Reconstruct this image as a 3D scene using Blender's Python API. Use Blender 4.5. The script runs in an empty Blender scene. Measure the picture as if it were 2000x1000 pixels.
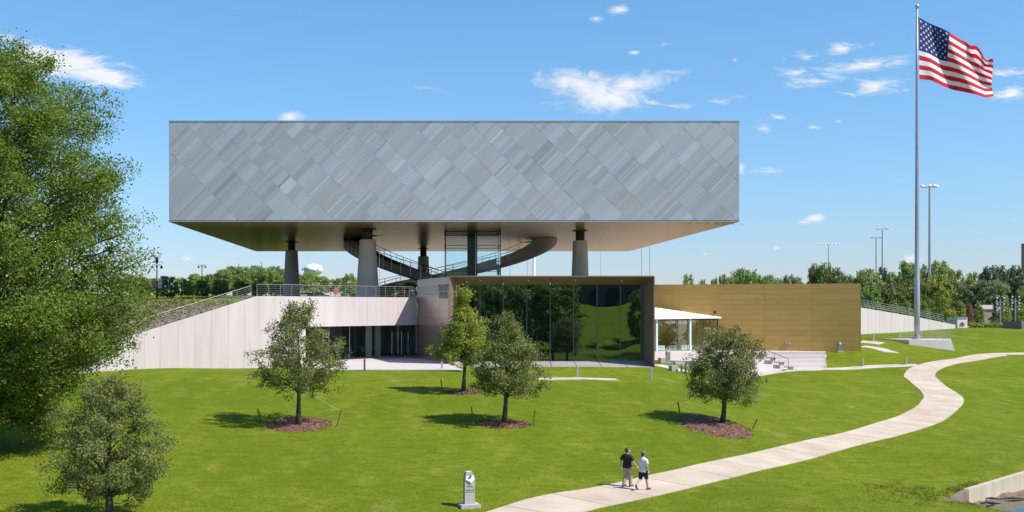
import bpy, bmesh, math, random
import numpy as np
from mathutils import Vector, Matrix
random.seed(7)
R = math.radians
sc = bpy.context.scene
COL = sc.collection
# ------------------------------------------------------------------ camera, sky, sun, exposure
F, CX, HY, CZ = 2102.0, 821.0, 599.0, 8.0
cam = bpy.data.cameras.new('camera'); cam.sensor_width = 36; cam.lens = 36 * F / 2000
cam.shift_x = (1000 - CX) / 2000; cam.shift_y = (HY - 500) / 2000
cam.clip_start = .5; cam.clip_end = 9000
camo = bpy.data.objects.new('camera', cam); COL.objects.link(camo)
camo.location = (0, 0, CZ); camo.rotation_euler = (R(90), 0, 0); sc.camera = camo
SUN = Vector((1, -.5, 1.42)).normalized()
SUN_EL = math.asin(SUN.z); SUN_AZ = math.atan2(SUN.x, SUN.y)
w = bpy.data.worlds.new('World'); sc.world = w; w.use_nodes = True
def build_world():
    nt = w.node_tree; nt.nodes.clear(); N = nt.nodes.new; L = nt.links.new
    out = N('ShaderNodeOutputWorld'); bg = N('ShaderNodeBackground'); bg.inputs['Strength'].default_value = .14
    L(bg.outputs[0], out.inputs[0])
    sky = N('ShaderNodeTexSky'); sky.sky_type = 'NISHITA'; sky.sun_disc = False
    sky.sun_elevation = SUN_EL; sky.sun_rotation = SUN_AZ
    sky.air_density = 1.0; sky.dust_density = .25; sky.ozone_density = 1.6; sky.altitude = 100
    tint = N('ShaderNodeMix'); tint.data_type = 'RGBA'; tint.blend_type = 'MULTIPLY'; tint.inputs[0].default_value = 1
    L(sky.outputs[0], tint.inputs[6]); tc = N('ShaderNodeTexCoord'); sep = N('ShaderNodeSeparateXYZ'); L(tc.outputs['Generated'], sep.inputs[0])
    rmp = N('ShaderNodeValToRGB'); L(sep.outputs['Z'], rmp.inputs[0]); els = rmp.color_ramp.elements   # clear Texan air: deeper blue aloft, paler at the horizon
    els[0].position = 0; els[0].color = (.515, .575, .79, 1); els[1].position = 1; els[1].color = (.56, .82, .94, 1)
    for ps, c in ((.04, (.515, .60, .80)), (.12, (.53, .72, .89)), (.27, (.545, .845, .985))):
        e = els.new(ps); e.color = (*c, 1)
    L(rmp.outputs[0], tint.inputs[7])
    def math_(op, a, b=None):
        n = N('ShaderNodeMath'); n.operation = op
        for i, x in enumerate((a, b)):
            if x is None: continue
            if isinstance(x, (int, float)): n.inputs[i].default_value = x
            else: L(x, n.inputs[i])
        return n.outputs[0]
    yy = math_('MAXIMUM', sep.outputs['Y'], .02)
    u = math_('ADD', math_('MULTIPLY', math_('DIVIDE', sep.outputs['X'], yy), F / 1000), CX / 1000)
    v = math_('SUBTRACT', HY / 1000, math_('MULTIPLY', math_('DIVIDE', sep.outputs['Z'], yy), F / 1000))
    cmb = N('ShaderNodeCombineXYZ'); L(u, cmb.inputs[0]); L(v, cmb.inputs[1])
    def noise(sx, sy, detail, rough, off=0, dist=0):
        mp = N('ShaderNodeMapping'); L(cmb.outputs[0], mp.inputs[0]); mp.inputs['Scale'].default_value = (sx, sy, 1)
        mp.inputs['Location'].default_value = (off, off * .7, off)
        n = N('ShaderNodeTexNoise'); n.inputs['Scale'].default_value = 1; n.inputs['Detail'].default_value = detail
        n.inputs['Roughness'].default_value = rough; n.inputs['Distortion'].default_value = dist; L(mp.outputs[0], n.inputs['Vector'])
        return n.outputs['Fac']
    def field(clouds):
        acc = None
        for (px, py, rx, ry, ang, st) in clouds:
            mp = N('ShaderNodeMapping'); mp.vector_type = 'TEXTURE'; L(cmb.outputs[0], mp.inputs[0])
            mp.inputs['Location'].default_value = (px / 1000, py / 1000, 0)
            mp.inputs['Rotation'].default_value = (0, 0, R(ang)); mp.inputs['Scale'].default_value = (rx / 1000, ry / 1000, 1)
            ln = N('ShaderNodeVectorMath'); ln.operation = 'LENGTH'; L(mp.outputs[0], ln.inputs[0])
            mr = N('ShaderNodeMapRange'); mr.inputs[1].default_value = 1.25; mr.inputs[2].default_value = 0
            mr.inputs[3].default_value = 0; mr.inputs[4].default_value = st; L(ln.outputs['Value'], mr.inputs[0])
            acc = mr.outputs[0] if acc is None else math_('MAXIMUM', acc, mr.outputs[0])
        return acc
    wispy = [(105, 122, 150, 36, 9, 1.6), (190, 146, 105, 22, 7, 1.6), (50, 85, 75, 14, 14, .75), (830, 172, 55, 10, 15, .42), (1250, 160, 95, 18, -14, .75), (1110, 205, 60, 12, 0, .5), (1330, 205, 90, 12, -6, .45), (1210, 18, 30.0, 11.6, -8, 0.84),
             (1550, 140, 42.5, 11.6, 0, 0.82), (1566, 107, 37.5, 14.5, -8, 0.84), (1650, 92, 52.5, 13.05, -8, 0.8), (1690, 128, 131.25, 17.4, -8, 0.97), (1600, 158, 75.0, 13.05, -5, 0.87),
             (1710, 168, 81.25, 18.85, -5, 0.97), (1980, 182, 75.0, 15.95, -6, 0.92), (1975, 141, 56.25, 13.05, -4, 0.87), (1415, 196, 50.0, 11.6, -10, 0.62), (1270, 200, 60, 10, 0, .5), (1500, 335, 40.0, 11.6, 4, 0.84), (1490, 248, 25.0, 13.05, -10, 0.82), (1525, 228, 27.5, 10.15, -8, 0.82), (367, 505, 16, 5, 0, .75)]
    puffy = [(1140, 165, 115, 36, 6, 1.15), (1190, 190, 100, 38, 0, 1.2), (1230, 165, 115, 28, -8, 1.0), (567, 229, 32, 16, 0, 1.1), (1163, 37, 18, 8, 0, .9), (1238, 103, 15, 7, 0, .95), (1297, 86, 18, 7, -10, .7), (1435, 117, 8, 7, 0, .8), (1593, 249, 24, 7, 0, .85), (1638, 236, 9, 6, 0, .7),
             (1447, 326, 13, 17, 0, 1.0), (1590, 428, 32, 13, -5, 1.15), (1575, 434, 30, 7, 0, 1), (1780, 505, 26, 12, 0, 1.1), (1516, 484, 9, 6, -25, .9), (1377, 497, 10, 6, 0, .9), (1980, 429, 10, 4, 0, .7)]
    def dens(acc, nz, amp, lo, hi):
        a = math_('ADD', math_('MULTIPLY', acc, 1.0), math_('MULTIPLY', math_('SUBTRACT', nz, .5), amp))
        mr = N('ShaderNodeMapRange'); mr.interpolation_type = 'SMOOTHSTEP'; mr.inputs[1].default_value = lo; mr.inputs[2].default_value = hi
        L(a, mr.inputs[0]); return mr.outputs[0]
    fw = field(wispy); gate = math_('MINIMUM', math_('MULTIPLY', fw, 6), 1)
    d1 = math_('MULTIPLY', dens(fw, noise(17, 62, 10, .66, 3, .8), 2.4, .20, 1.2), math_('MULTIPLY', gate, .95))
    d2 = dens(field(puffy), noise(24, 46, 12, .66, 8, .6), 1.6, .22, 1.25)
    front = math_('GREATER_THAN', sep.outputs['Y'], .05)
    d = math_('MULTIPLY', math_('MAXIMUM', d1, d2), front)
    cm = N('ShaderNodeMix'); cm.data_type = 'RGBA'; L(d, cm.inputs[0]); L(tint.outputs[2], cm.inputs[6]); cm.inputs[7].default_value = (5.2, 5.3, 5.45, 1)
    L(cm.outputs[2], bg.inputs[0])
build_world()
sl = bpy.data.lights.new('sun', 'SUN'); sl.energy = 4.6; sl.angle = R(.53); sl.color = (1, .955, .89)
so = bpy.data.objects.new('sun', sl); COL.objects.link(so); so.location = (60, -30, 90)
so.rotation_euler = SUN.to_track_quat('Z', 'Y').to_euler()
vs = sc.view_settings; vs.view_transform = 'Standard'; vs.look = 'None'; vs.exposure = 0.35; vs.gamma = 1; vs.use_curve_mapping = False
sc.cycles.max_bounces = 9; sc.cycles.transparent_max_bounces = 16; sc.cycles.diffuse_bounces = 6; sc.cycles.glossy_bounces = 4

# ------------------------------------------------------------------ helpers
def at(px, py, Y): return Vector(((px - CX) / F * Y, Y, CZ + (HY - py) / F * Y))
def atz(px, z, Y): return Vector(((px - CX) / F * Y, Y, z))
def sstep(a, b, x):
    t = np.clip((x - a) / (b - a), 0, 1); return t * t * (3 - 2 * t)
class MB:
    def __init__(s): s.v = []; s.f = []
    def add(s, vs, fs):
        n = len(s.v); s.v += [tuple(x) for x in vs]; s.f += [tuple(i + n for i in f) for f in fs]; return s
    def prism(s, pts, vec):
        n = len(pts); vec = Vector(vec); p = [Vector(x) for x in pts]
        return s.add(p + [x + vec for x in p], [tuple(range(n))[::-1], tuple(range(n, 2 * n))] + [(i, (i + 1) % n, n + (i + 1) % n, n + i) for i in range(n)])
    def box(s, c, size, rz=0, rx=0):
        m = Matrix.Translation(c) @ Matrix.Rotation(rz, 4, 'Z') @ Matrix.Rotation(rx, 4, 'X')
        x, y, z = (k / 2 for k in size)
        vs = [m @ Vector((a * x, b * y, c_ * z)) for a in (-1, 1) for b in (-1, 1) for c_ in (-1, 1)]
        return s.add(vs, [(0, 1, 3, 2), (4, 6, 7, 5), (0, 4, 5, 1), (2, 3, 7, 6), (0, 2, 6, 4), (1, 5, 7, 3)])
    def beam(s, a, b, wd, ht, up=(0, 0, 1)):
        a = Vector(a); b = Vector(b); d = (b - a).normalized(); sd = d.cross(Vector(up))
        if sd.length < 1e-4: sd = Vector((1, 0, 0))
        sd.normalize(); u = sd.cross(d)
        return s.prism([a - sd * wd / 2 - u * ht / 2, a + sd * wd / 2 - u * ht / 2, a + sd * wd / 2 + u * ht / 2, a - sd * wd / 2 + u * ht / 2], b - a)
    def tube(s, pts, rad, n=8, cap=True, flat=1.0):
        pts = [Vector(p) for p in pts]; rad = rad if isinstance(rad, (list, tuple)) else [rad] * len(pts)
        base = len(s.v); ref = None
        for i, p in enumerate(pts):
            d = (pts[min(i + 1, len(pts) - 1)] - pts[max(i - 1, 0)]).normalized()
            if ref is None: ref = Vector((0, 0, 1)) if abs(d.z) < .9 else Vector((1, 0, 0))
            x = d.cross(ref).normalized(); y = x.cross(d).normalized(); ref = y
            for k in range(n):
                a = 2 * math.pi * k / n; s.v.append(tuple(p + x * math.cos(a) * rad[i] + y * math.sin(a) * rad[i] * flat))
        for i in range(len(pts) - 1):
            for k in range(n):
                a = base + i * n + k; b = base + i * n + (k + 1) % n; s.f.append((a, b, b + n, a + n))
        if cap:
            s.f.append(tuple(base + k for k in range(n))[::-1]); e = base + (len(pts) - 1) * n; s.f.append(tuple(e + k for k in range(n)))
        return s
    def lathe(s, prof, c, n=24, rx=1, ry=1):
        c = Vector(c); base = len(s.v)
        for (r, z) in prof:
            for k in range(n):
                a = 2 * math.pi * k / n; s.v.append((c.x + r * rx * math.cos(a), c.y + r * ry * math.sin(a), c.z + z))
        for i in range(len(prof) - 1):
            for k in range(n):
                a = base + i * n + k; b = base + i * n + (k + 1) % n; s.f.append((a, b, b + n, a + n))
        s.f.append(tuple(base + k for k in range(n))[::-1]); e = base + (len(prof) - 1) * n; s.f.append(tuple(e + k for k in range(n)))
        return s
    def ball(s, c, r, n=12, m=8, sz=1, sy=1):
        prof = [(max(r * math.sin(math.pi * i / m), r * .02), -r * sz * math.cos(math.pi * i / m)) for i in range(m + 1)]
        return s.lathe(prof, c, n, 1, sy)
    def mesh(s, name, org=(0, 0, 0)):
        o = Vector(org); me = bpy.data.meshes.new(name); me.from_pydata([(x - o.x, y - o.y, z - o.z) for x, y, z in s.v], [], s.f); me.update(); return me
WL = {}
def obj(name, mb, mat, parent=None, org=None, smooth=False, kind=None, label=None):
    wo = WL[parent.name] if parent is not None else Vector(org or (0, 0, 0))
    me = mb.mesh(name, wo) if isinstance(mb, MB) else mb
    if mat is not None: me.materials.clear(); me.materials.append(mat)
    if smooth: me.polygons.foreach_set('use_smooth', [True] * len(me.polygons))
    o = bpy.data.objects.new(name, me); COL.objects.link(o)
    if parent is not None: o.parent = parent; WL[o.name] = WL[parent.name]
    else: o.location = wo; WL[o.name] = wo
    if kind: o['kind'] = kind
    if label: o['label'] = label
    return o
def tag(o, label, cat, group=None):
    o['label'] = label; o['category'] = cat
    if group: o['group'] = group
    return o
def thing(name, label, cat, loc=(0, 0, 0), group=None):
    o = bpy.data.objects.new(name, None); COL.objects.link(o); o.location = loc; o.empty_display_size = .3
    WL[o.name] = Vector(loc); return tag(o, label, cat, group)
def copy_tree(o, loc=None, rz=None, scale=None, label=None, group=None, parent=None):
    c = o.copy(); COL.objects.link(c); c.parent = parent
    if loc is not None: c.location = loc
    if rz is not None: c.rotation_euler = (0, 0, rz)
    if scale is not None: c.scale = scale if isinstance(scale, (tuple, list)) else (scale,) * 3
    if label: c['label'] = label
    if group: c['group'] = group
    for ch in o.children: copy_tree(ch, parent=c)
    return c
def col4(c): return (c[0], c[1], c[2], 1)
def M(name, col, rough=.6, metal=0, var=.1, scale=3, bump=0, bscale=20, stretch=(1, 1, 1), spec=.5, col2=None, detail=5):
    m = bpy.data.materials.new(name); m.use_nodes = True; nt = m.node_tree; N = nt.nodes.new; L = nt.links.new
    p = nt.nodes['Principled BSDF']; p.inputs['Roughness'].default_value = rough; p.inputs['Metallic'].default_value = metal
    p.inputs['Specular IOR Level'].default_value = spec
    tc = N('ShaderNodeTexCoord'); mp = N('ShaderNodeMapping'); mp.inputs['Scale'].default_value = stretch; L(tc.outputs['Object'], mp.inputs[0])
    n = N('ShaderNodeTexNoise'); n.inputs['Scale'].default_value = scale; n.inputs['Detail'].default_value = detail; L(mp.outputs[0], n.inputs['Vector'])
    cr = N('ShaderNodeValToRGB'); L(n.outputs['Fac'], cr.inputs[0])
    cr.color_ramp.elements[0].position = .3; cr.color_ramp.elements[1].position = .7
    cr.color_ramp.elements[0].color = col4([x * (1 - var) for x in (col2 or col)]); cr.color_ramp.elements[1].color = col4([min(1, x * (1 + var)) for x in col])
    L(cr.outputs[0], p.inputs['Base Color'])
    if bump:
        nb = N('ShaderNodeTexNoise'); nb.inputs['Scale'].default_value = bscale; nb.inputs['Detail'].default_value = 4; L(mp.outputs[0], nb.inputs['Vector'])
        b = N('ShaderNodeBump'); b.inputs['Strength'].default_value = bump; b.inputs['Distance'].default_value = .05; L(nb.outputs['Fac'], b.inputs['Height']); L(b.outputs[0], p.inputs['Normal'])
    return m
def leaf_mat(name, dark, light, trans=.35, hue=0):
    m = bpy.data.materials.new(name); m.use_nodes = True; nt = m.node_tree; nt.nodes.clear(); N = nt.nodes.new; L = nt.links.new
    out = N('ShaderNodeOutputMaterial'); a = N('ShaderNodeAttribute'); a.attribute_name = 'tint'
    mx = N('ShaderNodeMix'); mx.data_type = 'RGBA'; L(a.outputs['Fac'], mx.inputs[0]); mx.inputs[6].default_value = col4(dark); mx.inputs[7].default_value = col4(light)
    c = mx.outputs[2]
    if hue:
        oi = N('ShaderNodeObjectInfo'); hs = N('ShaderNodeHueSaturation'); mr = N('ShaderNodeMapRange'); mr.inputs[3].default_value = .5 - hue; mr.inputs[4].default_value = .5 + hue
        L(oi.outputs['Random'], mr.inputs[0]); L(mr.outputs[0], hs.inputs['Hue']); L(c, hs.inputs['Color']); c = hs.outputs[0]
    p = N('ShaderNodeBsdfPrincipled'); p.inputs['Roughness'].default_value = .5; p.inputs['Specular IOR Level'].default_value = .35; L(c, p.inputs['Base Color'])
    t = N('ShaderNodeBsdfTranslucent'); hs2 = N('ShaderNodeHueSaturation'); hs2.inputs['Hue'].default_value = .485; hs2.inputs['Value'].default_value = 1.5; L(c, hs2.inputs['Color']); L(hs2.outputs[0], t.inputs[0])
    ms = N('ShaderNodeMixShader'); ms.inputs[0].default_value = trans; L(p.outputs[0], ms.inputs[1]); L(t.outputs[0], ms.inputs[2]); L(ms.outputs[0], out.inputs[0])
    return m
def glass_mat(name, tint, refl=.12, gcol=(.9, .95, 1), ior=1.5):
    m = bpy.data.materials.new(name); m.use_nodes = True; nt = m.node_tree; nt.nodes.clear(); N = nt.nodes.new; L = nt.links.new
    out = N('ShaderNodeOutputMaterial'); t = N('ShaderNodeBsdfTransparent'); t.inputs[0].default_value = col4(tint)
    g = N('ShaderNodeBsdfGlossy'); g.inputs['Roughness'].default_value = 0; g.inputs[0].default_value = col4(gcol)
    lw = N('ShaderNodeLayerWeight'); lw.inputs['Blend'].default_value = .5; pw = N('ShaderNodeMath'); pw.operation = 'POWER'; pw.inputs[1].default_value = 4.5; L(lw.outputs['Facing'], pw.inputs[0])
    mr = N('ShaderNodeMapRange'); mr.inputs[3].default_value = refl; mr.inputs[4].default_value = .9; L(pw.outputs[0], mr.inputs[0])
    ms = N('ShaderNodeMixShader'); L(mr.outputs[0], ms.inputs[0]); L(t.outputs[0], ms.inputs[1]); L(g.outputs[0], ms.inputs[2]); L(ms.outputs[0], out.inputs[0])
    return m
def mirror_glass(name, refl, gcol, body=(.006, .010, .012)):
    m = bpy.data.materials.new(name); m.use_nodes = True; nt = m.node_tree; nt.nodes.clear(); N = nt.nodes.new; L = nt.links.new
    out = N('ShaderNodeOutputMaterial'); d = N('ShaderNodeBsdfDiffuse'); d.inputs[0].default_value = col4(body)
    g = N('ShaderNodeBsdfGlossy'); g.inputs['Roughness'].default_value = 0; g.inputs[0].default_value = col4(gcol)
    tc = N('ShaderNodeTexCoord'); nz = N('ShaderNodeTexNoise'); nz.inputs['Scale'].default_value = .35; nz.inputs['Detail'].default_value = 1; L(tc.outputs['Object'], nz.inputs['Vector'])
    b = N('ShaderNodeBump'); b.inputs['Strength'].default_value = .10; b.inputs['Distance'].default_value = .1; L(nz.outputs['Fac'], b.inputs['Height']); L(b.outputs[0], g.inputs['Normal'])
    ms = N('ShaderNodeMixShader'); ms.inputs[0].default_value = refl; L(d.outputs[0], ms.inputs[1]); L(g.outputs[0], ms.inputs[2]); L(ms.outputs[0], out.inputs[0])
    return m

# ------------------------------------------------------------------ materials
CONC = M('pale_concrete', (.555, .485, .46), .8, 0, .05, .8, .12, 30)
WALLC = M('pink_white_precast', (.595, .51, .485), .75, 0, .07, 1.6, .06, 40, (1, 1, .12))
PATHC = M('path_concrete', (.54, .47, .405), .85, 0, .09, .7, .2, 25, col2=(.50, .42, .35))
COLC = M('column_concrete', (.40, .37, .345), .7, 0, .10, 1.5, .1, 20)
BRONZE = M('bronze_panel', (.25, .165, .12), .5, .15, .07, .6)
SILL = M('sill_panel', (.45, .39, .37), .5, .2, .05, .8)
SIDE = M('bronze_side_panel', (.42, .34, .30), .30, .65, .05, 1.2, .03, 8, (1, 1, 3))
GOLD = M('gold_panel', (.46, .315, .125), .42, .6, .06, .5, 0, 10, (1, 1, 4))
GOLDU = M('underside_gold', (.43, .305, .115), .27, .60, .30, .7, .05, 2, (.10, 5, 1))
DARK = M('dark_metal', (.025, .024, .024), .45, .4, .1, 5)
BLACKST = M('black_steel', (.012, .012, .013), .5, .3, .1, 5)
STEEL = M('brushed_steel', (.50, .50, .49), .35, .8, .06, 4)
POLE = M('galvanised_pole', (.42, .42, .46), .42, .6, .06, 2)
WHITEP = M('white_paint', (.80, .80, .79), .5, 0, .03, 3)
PLASTER = M('stair_plaster', (.66, .61, .55), .6, .1, .05, 2)
STAIRM = M('stair_mesh_side', (.13, .11, .095), .5, .3, .1, 8)
GREENC = M('green_column_paint', (.42, .60, .47), .5, 0, .04, 2)
INTW = M('interior_wall', (.62, .74, .78), .8, 0, .05, 2)
CHAIRP = M('pale_green_plastic', (.55, .72, .45), .5, 0, .04, 3)
WOODS = M('stake_wood', (.22, .11, .055), .8, 0, .2, 8)
MULCH = M('mulch_chips', (.215, .10, .065), .95, 0, .45, 14, 1.0, 30, col2=(.11, .048, .03))
BARK = M('oak_bark', (.085, .066, .05), .95, 0, .3, 9, .9, 18, (1, 1, .3))
STONE = M('cut_stone', (.46, .41, .385), .8, 0, .08, 6, .2, 40)
MUDM = M('wet_mud', (.175, .115, .07), .75, 0, .35, 1.6, .8, 12, col2=(.15, .09, .06))
BLUEG = glass_mat('clear_teal_glass', (.93, .975, .98), .01)
ENTG = glass_mat('entry_glass', (.90, .95, .96), .08, (.62, .85, .95))
CAFEG = glass_mat('cafe_glass', (.90, .96, .92), .13)
REFG = mirror_glass('reflective_glass', .36, (.60, .80, .80))
SKIN = M('skin', (.55, .33, .24), .6, 0, .05, 10)
RED = M('red_print', (.55, .02, .04), .7, 0, .06, 4)
TXT = M('lettering_dark', (.05, .045, .045), .6, 0, .03, 3)
TXTM = M('lettering_metal', (.34, .31, .30), .4, .4, .03, 3)
TXTW = M('lettering_white', (.82, .84, .83), .5, 0, .03, 3)
LEAF_OAK = leaf_mat('oak_leaf', (.085, .103, .022), (.285, .305, .088), .34)
LEAF_YEL = leaf_mat('yellow_green_leaf', (.14, .175, .02), (.40, .44, .065), .40)
LEAF_BIG = leaf_mat('big_tree_leaf', (.046, .084, .008), (.235, .335, .036), .38)
LEAF_BG = leaf_mat('wood_leaf', (.12, .175, .032), (.30, .385, .10), .32, .02)
LEAF_LT = leaf_mat('young_leaf', (.14, .20, .03), (.32, .40, .08), .38, .015)
LEAF_GR = leaf_mat('grey_leaf', (.11, .145, .06), (.28, .33, .17), .25, .01)
LEAF_DK = leaf_mat('dark_leaf', (.055, .09, .04), (.14, .205, .09), .15, .01)
LEAF_OL = leaf_mat('olive_leaf', (.10, .115, .032), (.24, .26, .085), .28, .01)
LEAF_RD = leaf_mat('rust_leaf', (.20, .07, .04), (.42, .17, .10), .3)
def lawn_material():
    m = bpy.data.materials.new('lawn_grass'); m.use_nodes = True; nt = m.node_tree; N = nt.nodes.new; L = nt.links.new
    p = nt.nodes['Principled BSDF']; p.inputs['Roughness'].default_value = .9; p.inputs['Specular IOR Level'].default_value = .04
    tc = N('ShaderNodeTexCoord')
    def nz(s, d, st=(1, 1, 1), r=.55):
        mp = N('ShaderNodeMapping'); mp.inputs['Scale'].default_value = st; L(tc.outputs['Object'], mp.inputs[0])
        n = N('ShaderNodeTexNoise'); n.inputs['Scale'].default_value = s; n.inputs['Detail'].default_value = d; n.inputs['Roughness'].default_value = r; L(mp.outputs[0], n.inputs['Vector']); return n.outputs['Fac']
    def mix(f, a, b, lo=.35, hi=.65):
        mr = N('ShaderNodeMapRange'); mr.inputs[1].default_value = lo; mr.inputs[2].default_value = hi; L(f, mr.inputs[0])
        x = N('ShaderNodeMix'); x.data_type = 'RGBA'; L(mr.outputs[0], x.inputs[0])
        for i, c in ((6, a), (7, b)):
            if isinstance(c, tuple): x.inputs[i].default_value = col4(c)
            else: L(c, x.inputs[i])
        return x.outputs[2]
    a = mix(nz(.06, 5), (.126, .176, .011), (.188, .214, .015), .40, .62)
    b = mix(nz(.55, 7, (1, .45, 1), .65), a, (.262, .258, .030), .47, .72)
    b2 = mix(nz(1.6, 6, (.6, 1, 1), .7), (.092, .142, .008), b, .34, .54)
    c = mix(nz(14, 5, (1, .5, 1), .7), (.090, .136, .008), b2, .32, .58)
    d = mix(nz(.30, 6, (1, .5, 1), .62), c, (.29, .245, .085), .61, .80)
    d = mix(nz(9, 7, (1, .35, 1), .75), d, (.30, .31, .035), .60, .80)
    L(d, p.inputs['Base Color'])
    bm = N('ShaderNodeBump'); bm.inputs['Strength'].default_value = .28; bm.inputs['Distance'].default_value = .12; L(nz(9, 6, (1, .6, 1), .7), bm.inputs['Height']); L(bm.outputs[0], p.inputs['Normal'])
    return m
LAWN = lawn_material()
GRASSM = leaf_mat('grass_blade', (.135, .180, .010), (.262, .285, .028), .45)

GOLDU.node_tree.nodes['Principled BSDF'].inputs['Specular Tint'].default_value = (.56, .425, .19, 1)
# ------------------------------------------------------------------ terrain height field
CP = [(282,720,87.3),(400,719,91.5),(496,718,95.2),(600,721,95),(655,723,90),(760,723,90),(870,723,90),(900,717,97.4),(1080,718,97.4),(1277,719,97.4),
      (1300,724,97),(1340,732,95),(1440,744,98),(1490,731,110),(1560,722,118),(1626,719.5,122),(1700,717.5,121),(1780,716.5,119),(1630,688,127),(1680,688.5,125.6),(1740,690,128),
      (1766,738,110),(1804,776,92),(1881,785,86),(1769,806,80),(1600,856,65),(1680,860,64),(1450,890,57.5),(1450,928,52),(1150,955,48.5),(1240,978,46.3),(955,1000,43.5),
      (1856,702,124),(1920,695,128),(2000,690,132),(1730,664,138),(1790,671,136),(1860,687,132),(1680,653,150),(1780,646,160),(1865,641,165),(1900,645,160),(2000,648,160),
      (1900,740,105),(2000,740,108),(2000,800,85),(1900,860,68),(2000,900,58),(1950,940,52.8),(1893,957,51),(1700,900,58),(1500,960,49.5),(1600,1000,43.5),(1800,1000,44),(1850,985,46.5),
      (585,835,64),(985,830,64),(905,767,76.5),(1410,828,66),(1250,800,69),(1550,770,84),(1650,740,102),(1200,745,88),(800,900,54),(600,950,48),(400,800,69),(350,900,53),(200,1000,42),
      (0,950,46),(0,860,56),(150,760,76),(100,720,86),(1000,930,51),(1300,880,58),(1100,870,60)]
pts = [tuple(at(*c)) for c in CP] + [(-80, 40, 1), (-80, 100, 3.2), (-60, 70, 2), (90, 60, -.4), (100, 130, 2.5), (110, 175, 4.4), (0, 150, 2.4), (-30, 150, 2.5), (23, 106, 2.62), (26, 103, 2.5), (22, 102.5, 2.55), (31, 106, .9), (34, 113, .85), (37.5, 119, .8), (30, 113, .9), (33, 122, 1.0), (40, 134, 2.0), (0, 125, 2.4),
      (-80, 180, 3.5), (0, 200, 3.6), (60, 200, 4.2), (130, 95, 1.2), (0, 36, -.9), (30, 36, -1), (-30, 34, -.2), (60, 36, -1)]
PX = np.array([(p[0], p[1]) for p in pts]); PZ = np.array([p[2] for p in pts]); RC = 6.0
def _phi(d2): return np.sqrt(d2 + RC * RC)
_A = _phi(((PX[:, None] - PX[None]) ** 2).sum(2)); _n = len(PX)
_K = np.zeros((_n + 1, _n + 1)); _K[:_n, :_n] = _A - np.eye(_n) * .35; _K[:_n, _n] = 1; _K[_n, :_n] = 1
_W = np.linalg.solve(_K, np.append(PZ, 0))
KA, KB = at(1880, 961, 50.8), at(2000, 923, 55.5)      # pond retaining kerb line
_kd = np.array([KB.x - KA.x, KB.y - KA.y]); _kl = np.linalg.norm(_kd); _kd /= _kl; _kn = np.array([_kd[1], -_kd[0]])
def terrain(x, y):
    x = np.asarray(x, float); y = np.asarray(y, float); sh = x.shape; xf = x.ravel(); yf = y.ravel()
    xc = np.clip(xf, -110, 140); yc = np.clip(yf, 30, 210)
    z = np.full(xf.shape, _W[_n])
    for i in range(_n): z = z + _W[i] * np.sqrt((xc - PX[i, 0]) ** 2 + (yc - PX[i, 1]) ** 2 + RC * RC)
    z = z + .05 * np.sin(xf * .35 + yf * .11) * np.sin(yf * .23 - 1)
    f = sstep(40, 30, yf)
    prof = np.interp(yf, [-600, -220, -100, -60, -24, -12, 20, 30, 36], [16, 12, 8.6, 4.2, -.6, -2.4, -2.4, -2.0, -1.1])
    z = z * (1 - f) + prof * f
    g = sstep(210, 260, yf); z = z * (1 - g) + 4.3 * g
    rx, ry = xf - KA.x, yf - KA.y; al = rx * _kd[0] + ry * _kd[1]; s = rx * _kn[0] + ry * _kn[1]
    drop = np.minimum(z, -1.22 - .135 * np.maximum(s, 0))
    k = sstep(-.05, .25, s) * sstep(-4.5, .1, al)
    return (z * (1 - k) + drop * k).reshape(sh)
def tz(x, y): return float(terrain(np.array([x]), np.array([y]))[0])
def hit(px, py):
    Y = np.linspace(25, 320, 3000); X = (px - CX) / F * Y; Zr = CZ + (HY - py) / F * Y; d = Zr - terrain(X, Y)
    i = np.where(d < 0)[0]
    if len(i) == 0: return at(px, py, 300)
    i = i[0]; t = d[i - 1] / (d[i - 1] - d[i]) if i else 0; y = Y[i - 1] + (Y[i] - Y[i - 1]) * t
    return Vector(((px - CX) / F * y, y, tz((px - CX) / F * y, y)))
def axis(fine0, fine1, step, lo, hi):
    a = list(np.arange(fine0, fine1 + 1e-6, step)); s = step; v = a[-1]
    while v < hi: s *= 1.22; v += s; a.append(v)
    s = step; v = a[0]
    while v > lo: s *= 1.22; v -= s; a.insert(0, v)
    return np.array(a)
gx = axis(-42, 66, .6, -3500, 3500); gy = axis(36, 140, .6, -900, 4500)
def grid_mesh(name, gx, gy, fn):
    X, Y = np.meshgrid(gx, gy); Z = fn(X, Y); nx, ny = len(gx), len(gy)
    co = np.stack([X, Y, Z], -1).reshape(-1, 3); i = np.arange(nx * ny).reshape(ny, nx)
    q = np.stack([i[:-1, :-1], i[:-1, 1:], i[1:, 1:], i[1:, :-1]], -1).reshape(-1, 4)
    return np_mesh(name, co, q)
def np_mesh(name, co, q, tint=None, smooth=False):
    me = bpy.data.meshes.new(name); k = q.shape[1]
    me.vertices.add(len(co)); me.vertices.foreach_set('co', np.ascontiguousarray(co, dtype=np.float32).ravel())
    me.loops.add(q.size); me.loops.foreach_set('vertex_index', np.ascontiguousarray(q, dtype=np.int32).ravel())
    me.polygons.add(len(q)); me.polygons.foreach_set('loop_start', np.arange(0, q.size, k, dtype=np.int32))
    if tint is not None:
        a = me.attributes.new('tint', 'FLOAT', 'POINT'); a.data.foreach_set('value', np.ascontiguousarray(tint, dtype=np.float32))
    me.update(calc_edges=True)
    if smooth: me.polygons.foreach_set('use_smooth', np.ones(len(q), bool))
    return me
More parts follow.
